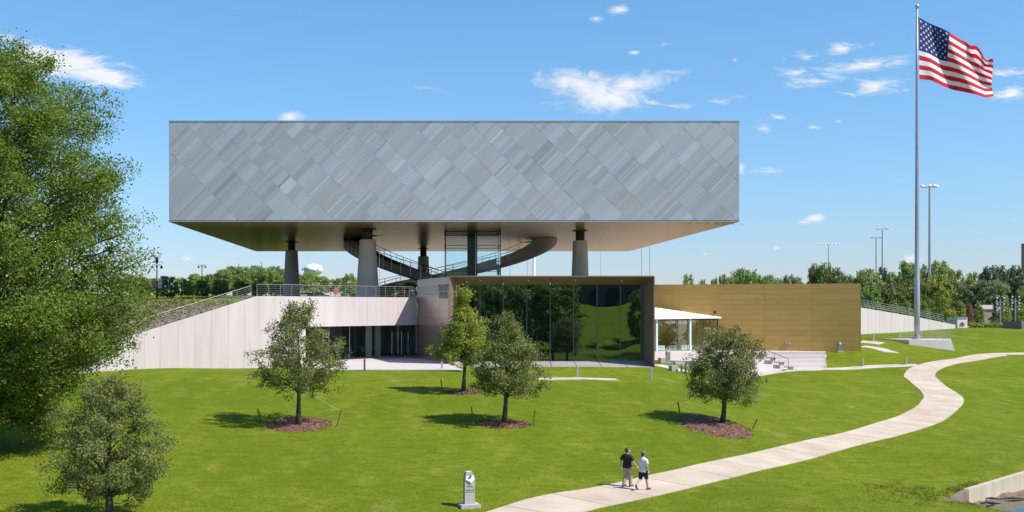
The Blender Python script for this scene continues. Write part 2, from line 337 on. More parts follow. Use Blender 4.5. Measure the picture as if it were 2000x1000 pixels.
def ground_fn(x, y):
    rx, ry = x - KA.x, y - KA.y; al = rx * _kd[0] + ry * _kd[1]; s = rx * _kn[0] + ry * _kn[1]
    return terrain(x, y) - .45 * sstep(-.2, .5, s) * sstep(-3.6, -1.0, al)
o = obj('ground', grid_mesh('ground', gx, gy, ground_fn), LAWN, smooth=True, kind='structure')
# upper ground behind the white wall
P1 = np.array([-.31, 110.]); DW = np.array([-14.4, -14.8]); DL = np.linalg.norm(DW); DU = DW / DL; NW = np.array([DU[1] * -1, DU[0]])  # NW points to camera / right
if NW[1] > 0: NW = -NW
def wall_t(px):
    k = (px - CX) / F; return (P1[0] - k * P1[1]) / (k * DW[1] - DW[0])
def wall_top(t): return 8.94 if t < .98 else max(2.6, 8.94 - 5.42 * (t - .98))
def wp(t, off=0, z=0): p = P1 + DW * t - NW * off; return Vector((p[0], p[1], z))   # off = behind the wall
def upper_z(t, d):
    y = P1[1] + DW[1] * t - NW[1] * d
    zt = np.where(t < .98, 8.94, np.maximum(2.6, 8.94 - 5.42 * (t - .98))) - .18
    far = 8.75 + np.clip((y - 135) * .019, 0, 3.2)
    k = np.clip(d / 42, 0, 1)
    return zt * (1 - k) + far * k
ug_t = np.concatenate([np.linspace(-2.6, .9, 12), np.linspace(1, 4, 40), np.linspace(4.6, 60, 20)]); ug_d = np.concatenate([[.30], np.linspace(1, 60, 60), np.geomspace(66, 2500, 22)])
T_, D_ = np.meshgrid(ug_t, ug_d)
UX = P1[0] + DW[0] * T_ - NW[0] * D_; UY = P1[1] + DW[1] * T_ - NW[1] * D_; UZ = upper_z(T_, D_)
i_ = np.arange(T_.size).reshape(T_.shape); q_ = np.stack([i_[:-1, :-1], i_[1:, :-1], i_[1:, 1:], i_[:-1, 1:]], -1).reshape(-1, 4)
obj('upper_lawn', np_mesh('upper_lawn', np.stack([UX, UY, UZ], -1).reshape(-1, 3), q_), LAWN, smooth=True, kind='structure')
def up_xy(x, y):
    r = np.array([x, y]) - P1; t = r @ DU / DL; d = -(r @ NW); return float(upper_z(np.array([t]), np.array([d]))[0])
# planting bed on the bank behind the sloping wall
bt = np.linspace(1.08, 2.1, 40); bd = np.linspace(.32, 30, 40); T_, D_ = np.meshgrid(bt, bd)
bx = P1[0] + DW[0] * T_ - NW[0] * D_; by = P1[1] + DW[1] * T_ - NW[1] * D_; bz = upper_z(T_, D_) + .05
i_ = np.arange(T_.size).reshape(T_.shape); q_ = np.stack([i_[:-1, :-1], i_[1:, :-1], i_[1:, 1:], i_[:-1, 1:]], -1).reshape(-1, 4)
BEDM = M('bank_mulch', (.30, .205, .16), .95, 0, .25, 2, .5, 20)
obj('planting_bed', np_mesh('planting_bed', np.stack([bx, by, bz], -1).reshape(-1, 3), q_), BEDM, kind='structure')

# ------------------------------------------------------------------ pond, mud, kerb, path
WATER = bpy.data.materials.new('pond_water'); WATER.use_nodes = True
p_ = WATER.node_tree.nodes['Principled BSDF']; p_.inputs['Base Color'].default_value = (.03, .035, .025, 1); p_.inputs['Roughness'].default_value = .04; p_.inputs['IOR'].default_value = 1.33
_n1 = WATER.node_tree.nodes.new('ShaderNodeTexNoise'); _n1.inputs['Scale'].default_value = 1.3; _n1.inputs['Detail'].default_value = 3
_b1 = WATER.node_tree.nodes.new('ShaderNodeBump'); _b1.inputs['Strength'].default_value = .08; _b1.inputs['Distance'].default_value = .1
_t1 = WATER.node_tree.nodes.new('ShaderNodeTexCoord'); WATER.node_tree.links.new(_t1.outputs['Object'], _n1.inputs['Vector'])
WATER.node_tree.links.new(_n1.outputs['Fac'], _b1.inputs['Height']); WATER.node_tree.links.new(_b1.outputs[0], p_.inputs['Normal'])
m = MB(); m.add([(-70, -26, -1.33), (130, -26, -1.33), (130, 72, -1.33), (40, 72, -1.33), (22, 52, -1.33), (-70, 33, -1.33)], [(0, 1, 2, 3, 4, 5)])
obj('pond', m, WATER, kind='structure')
# mud strip under the kerb
mu_a = np.linspace(-4.5, 34, 90); mu_s = np.linspace(.05, 6, 26); A_, S_ = np.meshgrid(mu_a, mu_s)
mx_ = KA.x + _kd[0] * A_ + _kn[0] * S_; my_ = KA.y + _kd[1] * A_ + _kn[1] * S_
rng = np.random.default_rng(3)
mz_ = terrain(mx_, my_) - .02 + rng.normal(0, .03, A_.shape) + .05 * np.sin(A_ * 1.7 + S_ * 2.2) * np.sin(S_ * 1.9 + .4 * A_) - .55 * sstep(-2.4, -4.4, A_) - .5 * sstep(5.2, 6, S_)
i_ = np.arange(A_.size).reshape(A_.shape); q_ = np.stack([i_[:-1, :-1], i_[1:, :-1], i_[1:, 1:], i_[:-1, 1:]], -1).reshape(-1, 4)
obj('mud', np_mesh('mud', np.stack([mx_, my_, mz_], -1).reshape(-1, 3), q_), MUDM, kind='structure')
kerb = thing('retaining_kerb', 'low pale concrete retaining kerb along the muddy pond edge', 'retaining wall', KA)
KERBM = M('kerb_concrete', (.52, .43, .315), .85, 0, .16, 1.2, .3, 20, (1, 1, .4)); KERBD = M('stained_kerb', (.24, .17, .13), .9, 0, .25, 2, .3, 20)
def kerb_seg(a0, a1, top0, top1, mat, lab=None):
    d = Vector((_kd[0], _kd[1], 0)); n = Vector((_kn[0], _kn[1], 0)); a = Vector((KA.x, KA.y, 0)) + d * a0; b = Vector((KA.x, KA.y, 0)) + d * a1
    mb = MB(); mb.add([a + Vector((0, 0, -1.7)), b + Vector((0, 0, -1.7)), b + Vector((0, 0, top1)), a + Vector((0, 0, top0)),
                       a + n * .3 + Vector((0, 0, -1.7)), b + n * .3 + Vector((0, 0, -1.7)), b + n * .3 + Vector((0, 0, top1)), a + n * .3 + Vector((0, 0, top0))],
                      [(3, 2, 1, 0), (4, 5, 6, 7), (0, 1, 5, 4), (2, 3, 7, 6), (1, 2, 6, 5), (3, 0, 4, 7)])
    obj('kerb_block', mb, mat, kerb, label=lab)
kerb_seg(-2.6, -.02, -1.0, -.62, KERBD, 'stained dark kerb block half buried in weeds'); kerb_seg(0.0, 5.98, -.60, -.48, KERBM); kerb_seg(6.0, 12, -.48, -.36, KERBM); kerb_seg(12.02, 34, -.36, .05, KERBM)
UP = [(800,1040),(880,1022),(955,1000),(1060,969),(1150,955),(1265,930),(1330,916),(1450,890),(1600,856),(1664,841.6),(1728,822),(1769.6,806),(1795,790),(1804,776),(1797,763),(1782,750),(1766,737.6),(1768,728),(1785.6,716),(1856,702),(1920,691.5),(2000,689)]
LO = [(1000,1044),(1080,1020),(1150,998),(1240,978),(1330,957.7),(1402,940),(1450,928),(1600,892),(1680,869),(1760,849.6),(1824,830),(1862,808),(1880,790),(1881.6,779),(1869,768),(1846,753.6),(1830,739),(1827,731),(1837,721.6),(1872,710),(1920,702.4),(1965,695),(2000,693)]
def dense(pl, extra):
    w_ = [hit(*p) for p in pl]; w_ = [Vector((p.x, p.y)) for p in w_] + [Vector(e) for e in extra]
    out = []
    for i in range(len(w_) - 1):
        p0, p1, p2, p3 = w_[max(i - 1, 0)], w_[i], w_[i + 1], w_[min(i + 2, len(w_) - 1)]
        n = max(2, int((p2 - p1).length / .25))
        for k in range(n):
            t = k / n; out.append(.5 * (2 * p1 + (p2 - p0) * t + (2 * p0 - 5 * p1 + 4 * p2 - p3) * t * t + (3 * p1 - p0 - 3 * p2 + p3) * t ** 3))
    return out
_eu = hit(2000, 689); _el = hit(2000, 693)
up_ = dense(UP, [(_eu.x + 25, _eu.y + 3), (_eu.x + 60, _eu.y + 5)]); lo_ = dense(LO, [(_el.x + 25, _el.y + 2), (_el.x + 60, _el.y + 4)])
upA = np.array([(p.x, p.y) for p in up_]); pairs = []; j = 0
for k in range(0, len(lo_), 2):
    p = np.array([lo_[k].x, lo_[k].y]); win = upA[j:j + 60]
    j = j + int(np.argmin(((win - p) ** 2).sum(1))); pairs.append((upA[j], p))
path = MB()
path_root = bpy.data.objects.new('path', None); COL.objects.link(path_root); path_root['kind'] = 'structure'; WL[path_root.name] = Vector((0, 0, 0))
def slab(prs, name='slab', mat=PATHC, root=None, lift=.045, kind=None):
    V_ = []; F_ = []; nc = 7
    for (a, b) in prs:
        for c in range(nc):
            q = a + (b - a) * c / (nc - 1); V_.append((q[0], q[1], tz(q[0], q[1]) + lift))
    n = len(prs)
    for i in range(n - 1):
        for c in range(nc - 1): F_.append((i * nc + c, (i + 1) * nc + c, (i + 1) * nc + c + 1, i * nc + c + 1))
    base = len(V_); ring = [c for c in range(nc)] + [i * nc + nc - 1 for i in range(1, n)] + [(n - 1) * nc + c for c in range(nc - 2, -1, -1)] + [i * nc for i in range(n - 2, 0, -1)]
    for r_ in ring: x, y, z = V_[r_]; V_.append((x, y, z - .16))
    for k in range(len(ring)): F_.append((ring[k], ring[(k + 1) % len(ring)], base + (k + 1) % len(ring), base + k))
    mb = MB(); mb.add(V_, F_); return obj(name, mb, mat, root, kind=kind)
cum = [0]
for a, b in zip(pairs[:-1], pairs[1:]): cum.append(cum[-1] + float(np.linalg.norm((b[0] + b[1]) / 2 - (a[0] + a[1]) / 2)))
SL = 3.2; ns = int(cum[-1] / SL)
def pair_at(s):
    s = min(max(s, 0), cum[-1] - 1e-3); i = int(np.searchsorted(cum, s, 'right') - 1); i = min(i, len(pairs) - 2); t = (s - cum[i]) / max(cum[i + 1] - cum[i], 1e-6)
    return (pairs[i][0] * (1 - t) + pairs[i + 1][0] * t, pairs[i][1] * (1 - t) + pairs[i + 1][1] * t)
PATHV = [M('path_concrete_%d' % k, c, .85, 0, .10, .55, .2, 25, col2=d) for k, (c, d) in enumerate((((.555, .45, .345), (.515, .41, .305)), ((.53, .425, .325), (.485, .375, .275)), ((.575, .47, .37), (.535, .425, .325))))]
for k in range(ns): slab([pair_at(k * SL + .02 + (SL - .04) * i / 6) for i in range(7)], mat=random.choice(PATHV), root=path_root)
PPOLY = np.array([p[0] for p in pairs] + [p[1] for p in pairs[::-1]])
def in_poly(x, y, P):
    c = np.zeros(x.shape, bool); n = len(P); j = n - 1
    for i in range(n):
        xi, yi, xj, yj = P[i, 0], P[i, 1], P[j, 0], P[j, 1]
        if yi != yj: c ^= ((yi > y) != (yj > y)) & (x < (xj - xi) * (y - yi) / (yj - yi) + xi)
        j = i
    return c
def walk_strip(name, pl, wd, z=None):
    w_ = [hit(*p) for p in pl]; prs = []
    for i, p in enumerate(w_):
        d = w_[min(i + 1, len(w_) - 1)] - w_[max(i - 1, 0)]; n = Vector((-d.y, d.x, 0)).normalized() * wd / 2
        prs.append((np.array([p.x + n.x, p.y + n.y]), np.array([p.x - n.x, p.y - n.y])))
    fine = []
    for a, b in zip(prs[:-1], prs[1:]):
        k = max(2, int(np.linalg.norm(b[0] - a[0]) / .8)); fine += [(a[0] + (b[0] - a[0]) * t / k, a[1] + (b[1] - a[1]) * t / k) for t in range(k)]
    slab(fine + [prs[-1]], name, PATHC, None, .05, 'structure')
walk_strip('sidewalk', [(1470, 735), (1520, 727), (1600, 721), (1700, 717), (1792, 714)], 1.3)
walk_strip('sidewalk', [(1040, 741), (1130, 739.5), (1205, 742)], 1.1)
walk_strip('sidewalk', [(1684, 677), (1715, 681), (1742, 689)], 2.0)
walk_strip('sidewalk', [(1682, 668), (1700, 669), (1722, 671.5)], 2.2)
walk_strip('sidewalk', [(1282, 713), (1310, 719), (1336, 726)], 1.6)

# ------------------------------------------------------------------ raised steel hall
HX0, HX1, HY0, HY1, HZ0, HZ1 = -26.86, 34.08, 115.0, 176.0, 17.06, 27.86
hall = thing('exhibition_hall', 'huge grey steel clad box hall raised on concrete columns', 'building', (HX0, HY0, HZ0))
def tile_material():
    m = bpy.data.materials.new('steel_tile'); m.use_nodes = True; nt = m.node_tree; N = nt.nodes.new; L = nt.links.new
    p = nt.nodes['Principled BSDF']; p.inputs['Metallic'].default_value = .35; p.inputs['Roughness'].default_value = .42
    at_ = N('ShaderNodeAttribute'); at_.attribute_name = 'tint'; at2 = N('ShaderNodeAttribute'); at2.attribute_name = 'warm'
    cr = N('ShaderNodeValToRGB'); L(at_.outputs['Fac'], cr.inputs[0])
    cr.color_ramp.elements[0].color = (.315, .325, .335, 1); cr.color_ramp.elements[1].color = (.63, .645, .67, 1)
    wm = N('ShaderNodeMix'); wm.data_type = 'RGBA'; wm.blend_type = 'MULTIPLY'; L(at2.outputs['Fac'], wm.inputs[0]); L(cr.outputs[0], wm.inputs[6]); wm.inputs[7].default_value = (1.0, .90, .80, 1)
    tc = N('ShaderNodeTexCoord'); mp = N('ShaderNodeMapping'); mp.inputs['Rotation'].default_value = (0, R(45), 0); mp.inputs['Scale'].default_value = (1 / .22,) * 3; L(tc.outputs['Object'], mp.inputs[0])
    sx = N('ShaderNodeSeparateXYZ'); L(mp.outputs[0], sx.inputs[0])
    def line(o):
        f = N('ShaderNodeMath'); f.operation = 'FRACT'; L(o, f.inputs[0]); g = N('ShaderNodeMath'); g.operation = 'LESS_THAN'; g.inputs[1].default_value = .13; L(f.outputs[0], g.inputs[0]); return g.outputs[0]
    mxn = N('ShaderNodeMath'); mxn.operation = 'MAXIMUM'; L(line(sx.outputs['X']), mxn.inputs[0]); L(line(sx.outputs['Z']), mxn.inputs[1])
    gm = N('ShaderNodeMath'); gm.operation = 'MULTIPLY'; gm.inputs[1].default_value = .55; L(mxn.outputs[0], gm.inputs[0])
    dk = N('ShaderNodeMix'); dk.data_type = 'RGBA'; dk.blend_type = 'MULTIPLY'; L(gm.outputs[0], dk.inputs[0]); L(wm.outputs[2], dk.inputs[6]); dk.inputs[7].default_value = (.55, .57, .6, 1)
    nz = N('ShaderNodeTexNoise'); nz.inputs['Scale'].default_value = .12; nz.inputs['Detail'].default_value = 3; L(tc.outputs['Object'], nz.inputs['Vector'])
    hv = N('ShaderNodeHueSaturation'); mr = N('ShaderNodeMapRange'); mr.inputs[1].default_value = .3; mr.inputs[2].default_value = .7; mr.inputs[3].default_value = .93; mr.inputs[4].default_value = 1.07; L(nz.outputs['Fac'], mr.inputs[0]); L(mr.outputs[0], hv.inputs['Value']); L(dk.outputs[2], hv.inputs['Color'])
    L(hv.outputs[0], p.inputs['Base Color']); return m
TILE = tile_material()
HALLB = M('hall_backing', (.24, .25, .26), .5, .3, .05, 2); HALLS = M('hall_side_steel', (.36, .38, .40), .42, .4, .08, .5)
m = MB(); m.box(((HX0 + HX1) / 2, (HY0 + HY1) / 2 + .15, (HZ0 + HZ1) / 2), (HX1 - HX0 - .1, HY1 - HY0 - .3, HZ1 - HZ0 - .1)); obj('body', m, HALLB, hall)
m = MB()
for (a, b) in (((HX0 - .02, HY0 + .1), (HX0 - .02, HY1)), ((HX1 - .03, HY0 + .1), (HX1 - .03, HY1))): m.box((a[0] + .025, (a[1] + b[1]) / 2, (HZ0 + HZ1) / 2 + .03), (.05, HY1 - HY0 - .1, HZ1 - HZ0 - .1))
m.box(((HX0 + HX1) / 2, HY1 + .02, (HZ0 + HZ1) / 2 + .03), (HX1 - HX0 - .1, .05, HZ1 - HZ0 - .1)); obj('side_cladding', m, HALLS, hall)
m = MB(); m.box(((HX0 + HX1) / 2, (HY0 + HY1) / 2, HZ0 + .02), (HX1 - HX0, HY1 - HY0 - .02, .06)); obj('underside', m, GOLDU, hall)
m = MB(); m.box(((HX0 + HX1) / 2, HY0 + .05, HZ0 + .06), (HX1 - HX0 + .04, .22, .10)); m.box(((HX0 + HX1) / 2, HY0 + .05, HZ1 - .03), (HX1 - HX0 + .04, .22, .10))
obj('edge_trim', m, M('trim_grey', (.40, .42, .44), .4, .5, .05, 2), hall)
def clip_rect(poly, x0, x1, z0, z1):
    for ax, lim, sg in ((0, x0, 1), (0, x1, -1), (1, z0, 1), (1, z1, -1)):
        out = []
        for i in range(len(poly)):
            a, b = poly[i], poly[(i + 1) % len(poly)]; da = (a[ax] - lim) * sg; db = (b[ax] - lim) * sg
            if da >= 0: out.append(a)
            if da * db < 0: t = da / (da - db); out.append((a[0] + (b[0] - a[0]) * t, a[1] + (b[1] - a[1]) * t))
        poly = out
        if not poly: return []
    return poly
def area(p): return abs(sum(p[i][0] * p[(i + 1) % len(p)][1] - p[(i + 1) % len(p)][0] * p[i][1] for i in range(len(p)))) / 2
pr = random.Random(21); pieces = []; CELL = .22; c45 = math.sqrt(.5)
a = -12.0; row = 0
while a < 56:                                   # bands across the up-right direction
    la = CELL * pr.choice((8, 9, 9, 10)) * pr.choice((1, 1, 1.5, 1.5, 2)); b = -54.0 + pr.random() * 2; base = pr.uniform(.42, .58)
    while b < 12:
        wb = CELL * pr.choice((1, 1, 1, 1, 2, 2, 2, 3, 4)); g = .006
        # tile corners in (a,b): a along up-right, b along up-left
        poly = []
        for (aa, bb) in ((a + g, b + g * .5), (a + la - g, b + g * .5), (a + la - g, b + wb - g * .5), (a + g, b + wb - g * .5)): poly.append((HX0 + (aa - bb) * c45, HZ0 + (aa + bb) * c45))
        poly = clip_rect(poly, HX0 + .02, HX1 - .02, HZ0 + .17, HZ1 - .08)
        if len(poly) > 2 and area(poly) > .01:
            base = base * .7 + pr.gauss(.5, .10) * .3
            tn = min(1, max(0, pr.gauss(base, .09) + (pr.random() < .07) * pr.choice((-.24, .24)))); wm = max(0, pr.gauss(.22, .18)) + (pr.random() < .05) * .5
            pieces.append((area(poly), poly, tn, min(wm, 1), pr.uniform(0, .018)))
        b += wb
    a += la
pieces.sort(key=lambda x: -x[0])
def tile_mesh(ps):
    mb = MB(); tn = []; wm = []
    for (_, poly, t_, w_, dp) in ps:
        if sum(poly[i][0] * poly[(i + 1) % len(poly)][1] - poly[(i + 1) % len(poly)][0] * poly[i][1] for i in range(len(poly))) < 0: poly = poly[::-1]
        n0 = len(mb.v); mb.prism([(x, HY0 - dp, z) for x, z in poly][::-1], (0, .1 + dp, 0)); tn += [t_] * (len(mb.v) - n0); wm += [w_] * (len(mb.v) - n0)
    me = mb.mesh('panel', WL[hall.name])
    for nm, vals in (('tint', tn), ('warm', wm)): me.attributes.new(nm, 'FLOAT', 'POINT').data.foreach_set('value', vals)
    return me
for pc in pieces[:300]: obj('panel', tile_mesh([pc]), TILE, hall)
obj('small_panels', tile_mesh(pieces[300:]), TILE, hall, kind='stuff')
# small vents near the right corner of the underside
m = MB()
for i in range(7): m.lathe([(.16, 0), (.16, .02)], (at(1335 + i * 17 - (i == 4) * 3, 440 - i * .9, 120).x, 117.3 + .1 * i, HZ0 - .03), 10)
obj('underside_vents', m, BLACKST, hall, kind='stuff')
# columns
def column(px, py_top, Y, rt, rb, zc, label, zb=8.6):
    X = (px - CX) / F * Y; c = thing('support_column', label, 'column', (X, Y, zb), 'concrete columns under the raised hall')
    H = zc - zb; prof = [(rb, 0)]
    for f in (.33, .66): prof += [(rb + (rt - rb) * (f - .004), H * f - .03), (rb + (rt - rb) * f - .02, H * f - .015), (rb + (rt - rb) * f - .02, H * f + .015), (rb + (rt - rb) * (f + .004), H * f + .03)]
    prof += [(rt, H - .06), (rt - .06, H)]
    obj('shaft', MB().lathe(prof, (X, Y, zb), 40), COLC, c)
    obj('collar', MB().lathe([(rt * .62, 0), (rt * .62, HZ0 - zc + .01)], (X, Y, zc - .01), 32), BLACKST, c)
    obj('flange', MB().lathe([(rt * 1.05, 0), (rt * 1.05, .05)], (X, Y, HZ0 - .09), 32), BLACKST, c)
column(569.5, 472, 150, .86, 1.22, 8 + (599 - 489) / F * 150, 'far left concrete column behind the steel railing')
column(718, 447, 125, .94, 1.38, 8 + (599 - 468) / F * 125, 'thick left concrete column beside the curved stair')
column(827, 485, 167, .82, 1.1, 8 + (599 - 500.5) / F * 167, 'small rear concrete column behind the curved stair')
column(1133, 450, 128, .86, 1.10, 8 + (599 - 470) / F * 128, 'right hand concrete column rising behind the glass pavilion')
# deck under the hall
m = MB(); m.prism([tuple(wp(.95, .35, 8.80)), (-.4, 110.2, 8.80), (21, 117.5, 8.80), (21, 139, 8.80), (46, 150, 8.80), (50, 190, 8.80), (-42, 190, 8.80), (-30, 140, 8.80)], (0, 0, .15)); obj('deck_paving', m, CONC, kind='structure')

m = MB(); m.prism([(-46, 188, 9.3), (60, 188, 9.3), (110, 420, 9.3), (-70, 420, 9.3)], (0, 0, .1)); m.v = [(x, y, z + (y - 188) * .0125) for x, y, z in m.v]; obj('far_plaza', m, PATHC, kind='structure')
# ------------------------------------------------------------------ curved stairs and lift
HC = Vector((4, 145, 0))
def helix(a0, a1, z0, z1, label, side_mat, nst):
    st = thing('curved_stair', label, 'staircase', (HC.x + 13 * math.cos(R(a1)), HC.y + 13 * math.sin(R(a1)), z1), 'curved stairs under the raised hall')
    n = 56; V_ = []; F_ = []; sec = [(-1.35, .62), (-1.35, -.42), (-.7, -.66), (0, -.72), (.7, -.66), (1.35, -.42), (1.35, .62), (1.25, .62), (1.25, -.2), (-1.25, -.2), (-1.25, .62)]
    def P(t, dr, dz): a = R(a0 + (a1 - a0) * t); r = 13 + dr; return (HC.x + r * math.cos(a), HC.y + r * math.sin(a), z0 + (z1 - z0) * t + dz)
    k = len(sec)
    for i in range(n + 1):
        for (dr, dz) in sec: V_.append(P(i / n, dr, min(dz, HZ0 - .02 - (z0 + (z1 - z0) * i / n))))
    for i in range(n):
        for c in range(k): F_.append((i * k + c, i * k + (c + 1) % k, (i + 1) * k + (c + 1) % k, (i + 1) * k + c))
    F_ += [tuple(range(k))[::-1], tuple(n * k + c for c in range(k))]
    obj('stringer', MB().add(V_, F_), side_mat, st, smooth=False)
    for i in range(nst):
        t = (i + .5) / nst; h = .5 / nst * .96; z = (z0 + (z1 - z0) * (i + .35) / nst)
        q = [P(t - h, -1.23, 0), P(t - h, 1.23, 0), P(t + h, 1.23, 0), P(t + h, -1.23, 0)]
        zt = z
        if zt < HZ0 - .15: obj('tread', MB().prism([(x, y, zt - .12) for x, y, _ in q], (0, 0, .14)), CONC, st)
    for dr in (-1.3, 1.3):
        tcl = max(.04, (z0 + 1.5 - HZ0) / (z0 - z1)); pts_ = [P(t, dr, 1.45) for t in np.linspace(tcl, 1, 40)]; obj('handrail', MB().tube(pts_, .035, 6), DARK, st)
        obj('handrail', MB().tube([P(t, dr, 1.02) for t in np.linspace(tcl, 1, 40)], .02, 5), DARK, st)
        for t in np.linspace(tcl + .02, .995, 13):
            p = Vector(P(t, dr * 1.05, -.25)); obj('post', MB().tube([p, p + Vector((0, 0, 1.7))], .035, 5), STEEL, st)
    # black sheet stands for the shaded hole: opening in the hall underside
    V_ = []; F_ = []
    shade0, shade1 = (a0 + 14, a0 + 52)
    for i in range(25):
        a = R(shade0 + (shade1 - shade0) * i / 24)
        for r, z in ((11.75, HZ0 - .03), (13.6, HZ0 - .03)): V_.append((HC.x + r * math.cos(a), HC.y + r * math.sin(a), z))
    for i in range(24): F_.append((2 * i, 2 * i + 1, 2 * i + 3, 2 * i + 2))
    obj('opening_shade', MB().add(V_, F_), BLACKST, st)
    return st
helix(170, 265, 17.7, 10.85, 'left curved stair with dark sides descending to the pavilion roof', STAIRM, 30)
helix(-20, 163, 17.95, 9.0, 'right curved stair with smooth grey underside sweeping behind the glass lift', PLASTER, 38)
lift = thing('glass_lift_tower', 'tall clear glass lift tower with dark core above the pavilion', 'lift', (6.2, 131, 9))
LX0, LX1, LY0, LY1, LZ0 = 3.0, 9.55, 128.0, 134.5, 9.0
for f in range(4):
    for i in range(4):
        a0, a1 = i / 4 + .004, (i + 1) / 4 - .004
        if f == 0: p, q = (LX0 + (LX1 - LX0) * a0, LY0), (LX0 + (LX1 - LX0) * a1, LY0)
        elif f == 1: p, q = (LX1, LY0 + (LY1 - LY0) * a0), (LX1, LY0 + (LY1 - LY0) * a1)
        elif f == 2: p, q = (LX0 + (LX1 - LX0) * a0, LY1), (LX0 + (LX1 - LX0) * a1, LY1)
        else: p, q = (LX0, LY0 + (LY1 - LY0) * a0), (LX0, LY0 + (LY1 - LY0) * a1)
        obj('pane', MB().beam((p[0], p[1], (LZ0 + HZ0) / 2), (q[0], q[1], (LZ0 + HZ0) / 2), .03, HZ0 - LZ0 - .1), BLUEG, lift)
        if i in (0, 2) or f in (1, 3) and i == 0: obj('mullion', MB().box((p[0], p[1], (LZ0 + HZ0) / 2), (.07, .07, HZ0 - LZ0 - .06)), DARK, lift)
for zz, th in ((HZ0 - .12, .16), (15.3, .06), (12.4, .06)):
    m = MB()
    for (a, b) in (((LX0, LY0), (LX1, LY0)), ((LX1, LY0), (LX1, LY1)), ((LX0, LY1), (LX1, LY1)), ((LX0, LY0), (LX0, LY1))): m.beam((a[0], a[1], zz), (b[0], b[1], zz), .09, th)
    obj('ring_beam', m, DARK, lift)
obj('core', MB().box(((914 - CX) / F * 131 + .55, 131.5, (LZ0 + HZ0) / 2), (1.15, 1.6, HZ0 - LZ0 - .04)), M('lift_core', (.016, .022, .032), .7, 0, .1, 3, spec=.1), lift)
obj('lift_rail', MB().tube([((930 - CX) / F * 129, 130, LZ0), ((930 - CX) / F * 129, 130, HZ0 - .1)], .05, 6), STEEL, lift)
obj('round_light', MB().lathe([(1.7, 0), (1.7, .05)], at(862, 468.2, 146), 32), WHITEP, lift)
for k, (px, Y, zb) in enumerate(((741, 119, 9), (996, 137, 9), (1030, 152, 9), (1173, 174, 9))):
    X = (px - CX) / F * Y; c = obj('hanging_cable', MB().tube([(X, Y, zb), (X, Y, HZ0)], .022, 6), STEEL, org=(X, Y, zb))
    tag(c, ['thin steel cable hanging beside the thick left column', 'thin steel cable just right of the glass lift', 'thin steel cable in front of the sweeping grey stair', 'thin steel cable right of the right concrete column'][k], 'cable', 'cables hung from the raised hall')

# ------------------------------------------------------------------ white entry wing (left)
wing = thing('entry_wing', 'long pinkish white concrete wing with recessed glass entrance', 'building', wp(0, 0, 2.6))
JO = [60, 110, 150, 190, 228, 260, 282, 312.5, 347.4, 380.7, 412.9, 446.1, 476.6, 506, 536, 567, 597, 658.5, 718, 776, 815]
SOF = 6.14
WV = [WALLC, M('precast_b', (.57, .487, .465), .75, 0, .07, 1.6, .06, 40, (1, 1, .12)), M('precast_c', (.61, .525, .50), .75, 0, .07, 1.6, .06, 40, (1, 1, .12))]
def wing_panel(ta, tb, bot, mat):
    g = .008 / DL; ta -= g; tb += g
    tt = [ta] + ([.98] if tb < .98 < ta else []) + [tb]
    ptsq = [wp(ta, 0, bot), wp(tb, 0, bot)] + [wp(t, 0, wall_top(t)) for t in tt[::-1]]
    obj('panel', MB().prism(ptsq, Vector((-NW[0], -NW[1], 0)) * .06), mat, wing)
    obj('backing', MB().prism([p - Vector((NW[0], NW[1], 0)) * .075 + Vector((0, 0, -.01 if k > 1 else .01)) for k, p in enumerate([wp(ta + g, 0, bot), wp(tb - g, 0, bot)] + [wp(t, 0, wall_top(t)) for t in tt[::-1]])], Vector((-NW[0], -NW[1], 0)) * .2), mat, wing)
for a, b in zip(JO[:-1], JO[1:]):
    ta, tb = wall_t(a), wall_t(b); ta = max(ta, tb)
    wing_panel(wall_t(a), wall_t(b) if b != 815 else .001, SOF if a >= 597 else 1.6, pr.choice(WV))
tL = wall_t(600)
def gp(t, off=0, z=0): p = np.array([-.45, 118.]) + DW * t - NW * off; return Vector((p[0], p[1], z))
m = MB(); m.prism([wp(tL + .02, .285, SOF), wp(0.001, .285, SOF), gp(-.15, 9, SOF), gp(tL + .02, 9, SOF)], (0, 0, 2.6)); obj('roof_slab', m, CONC, wing)
m = MB(); m.prism([wp(tL + .012, .29, 2.5), gp(tL + .012, 9, 2.5), gp(tL + .04, 9, 2.5), wp(tL + .04, .29, 2.5)], (0, 0, SOF - 2.5 - .01)); obj('end_wall', m, WALLC, wing)
m = MB(); m.prism([gp(tL, 9, 2.5), gp(-.15, 9, 2.5), gp(-.15, 9.3, 2.5), gp(tL, 9.3, 2.5)], (0, 0, 3.62)); obj('back_wall', m, INTW, wing)
m = MB(); m.prism([gp(-.02, -.2, 2.5), gp(-.02, 9, 2.5), gp(-.035, 9, 2.5), gp(-.035, -.2, 2.5)], (0, 0, 3.62)); obj('side_wall', m, INTW, wing)
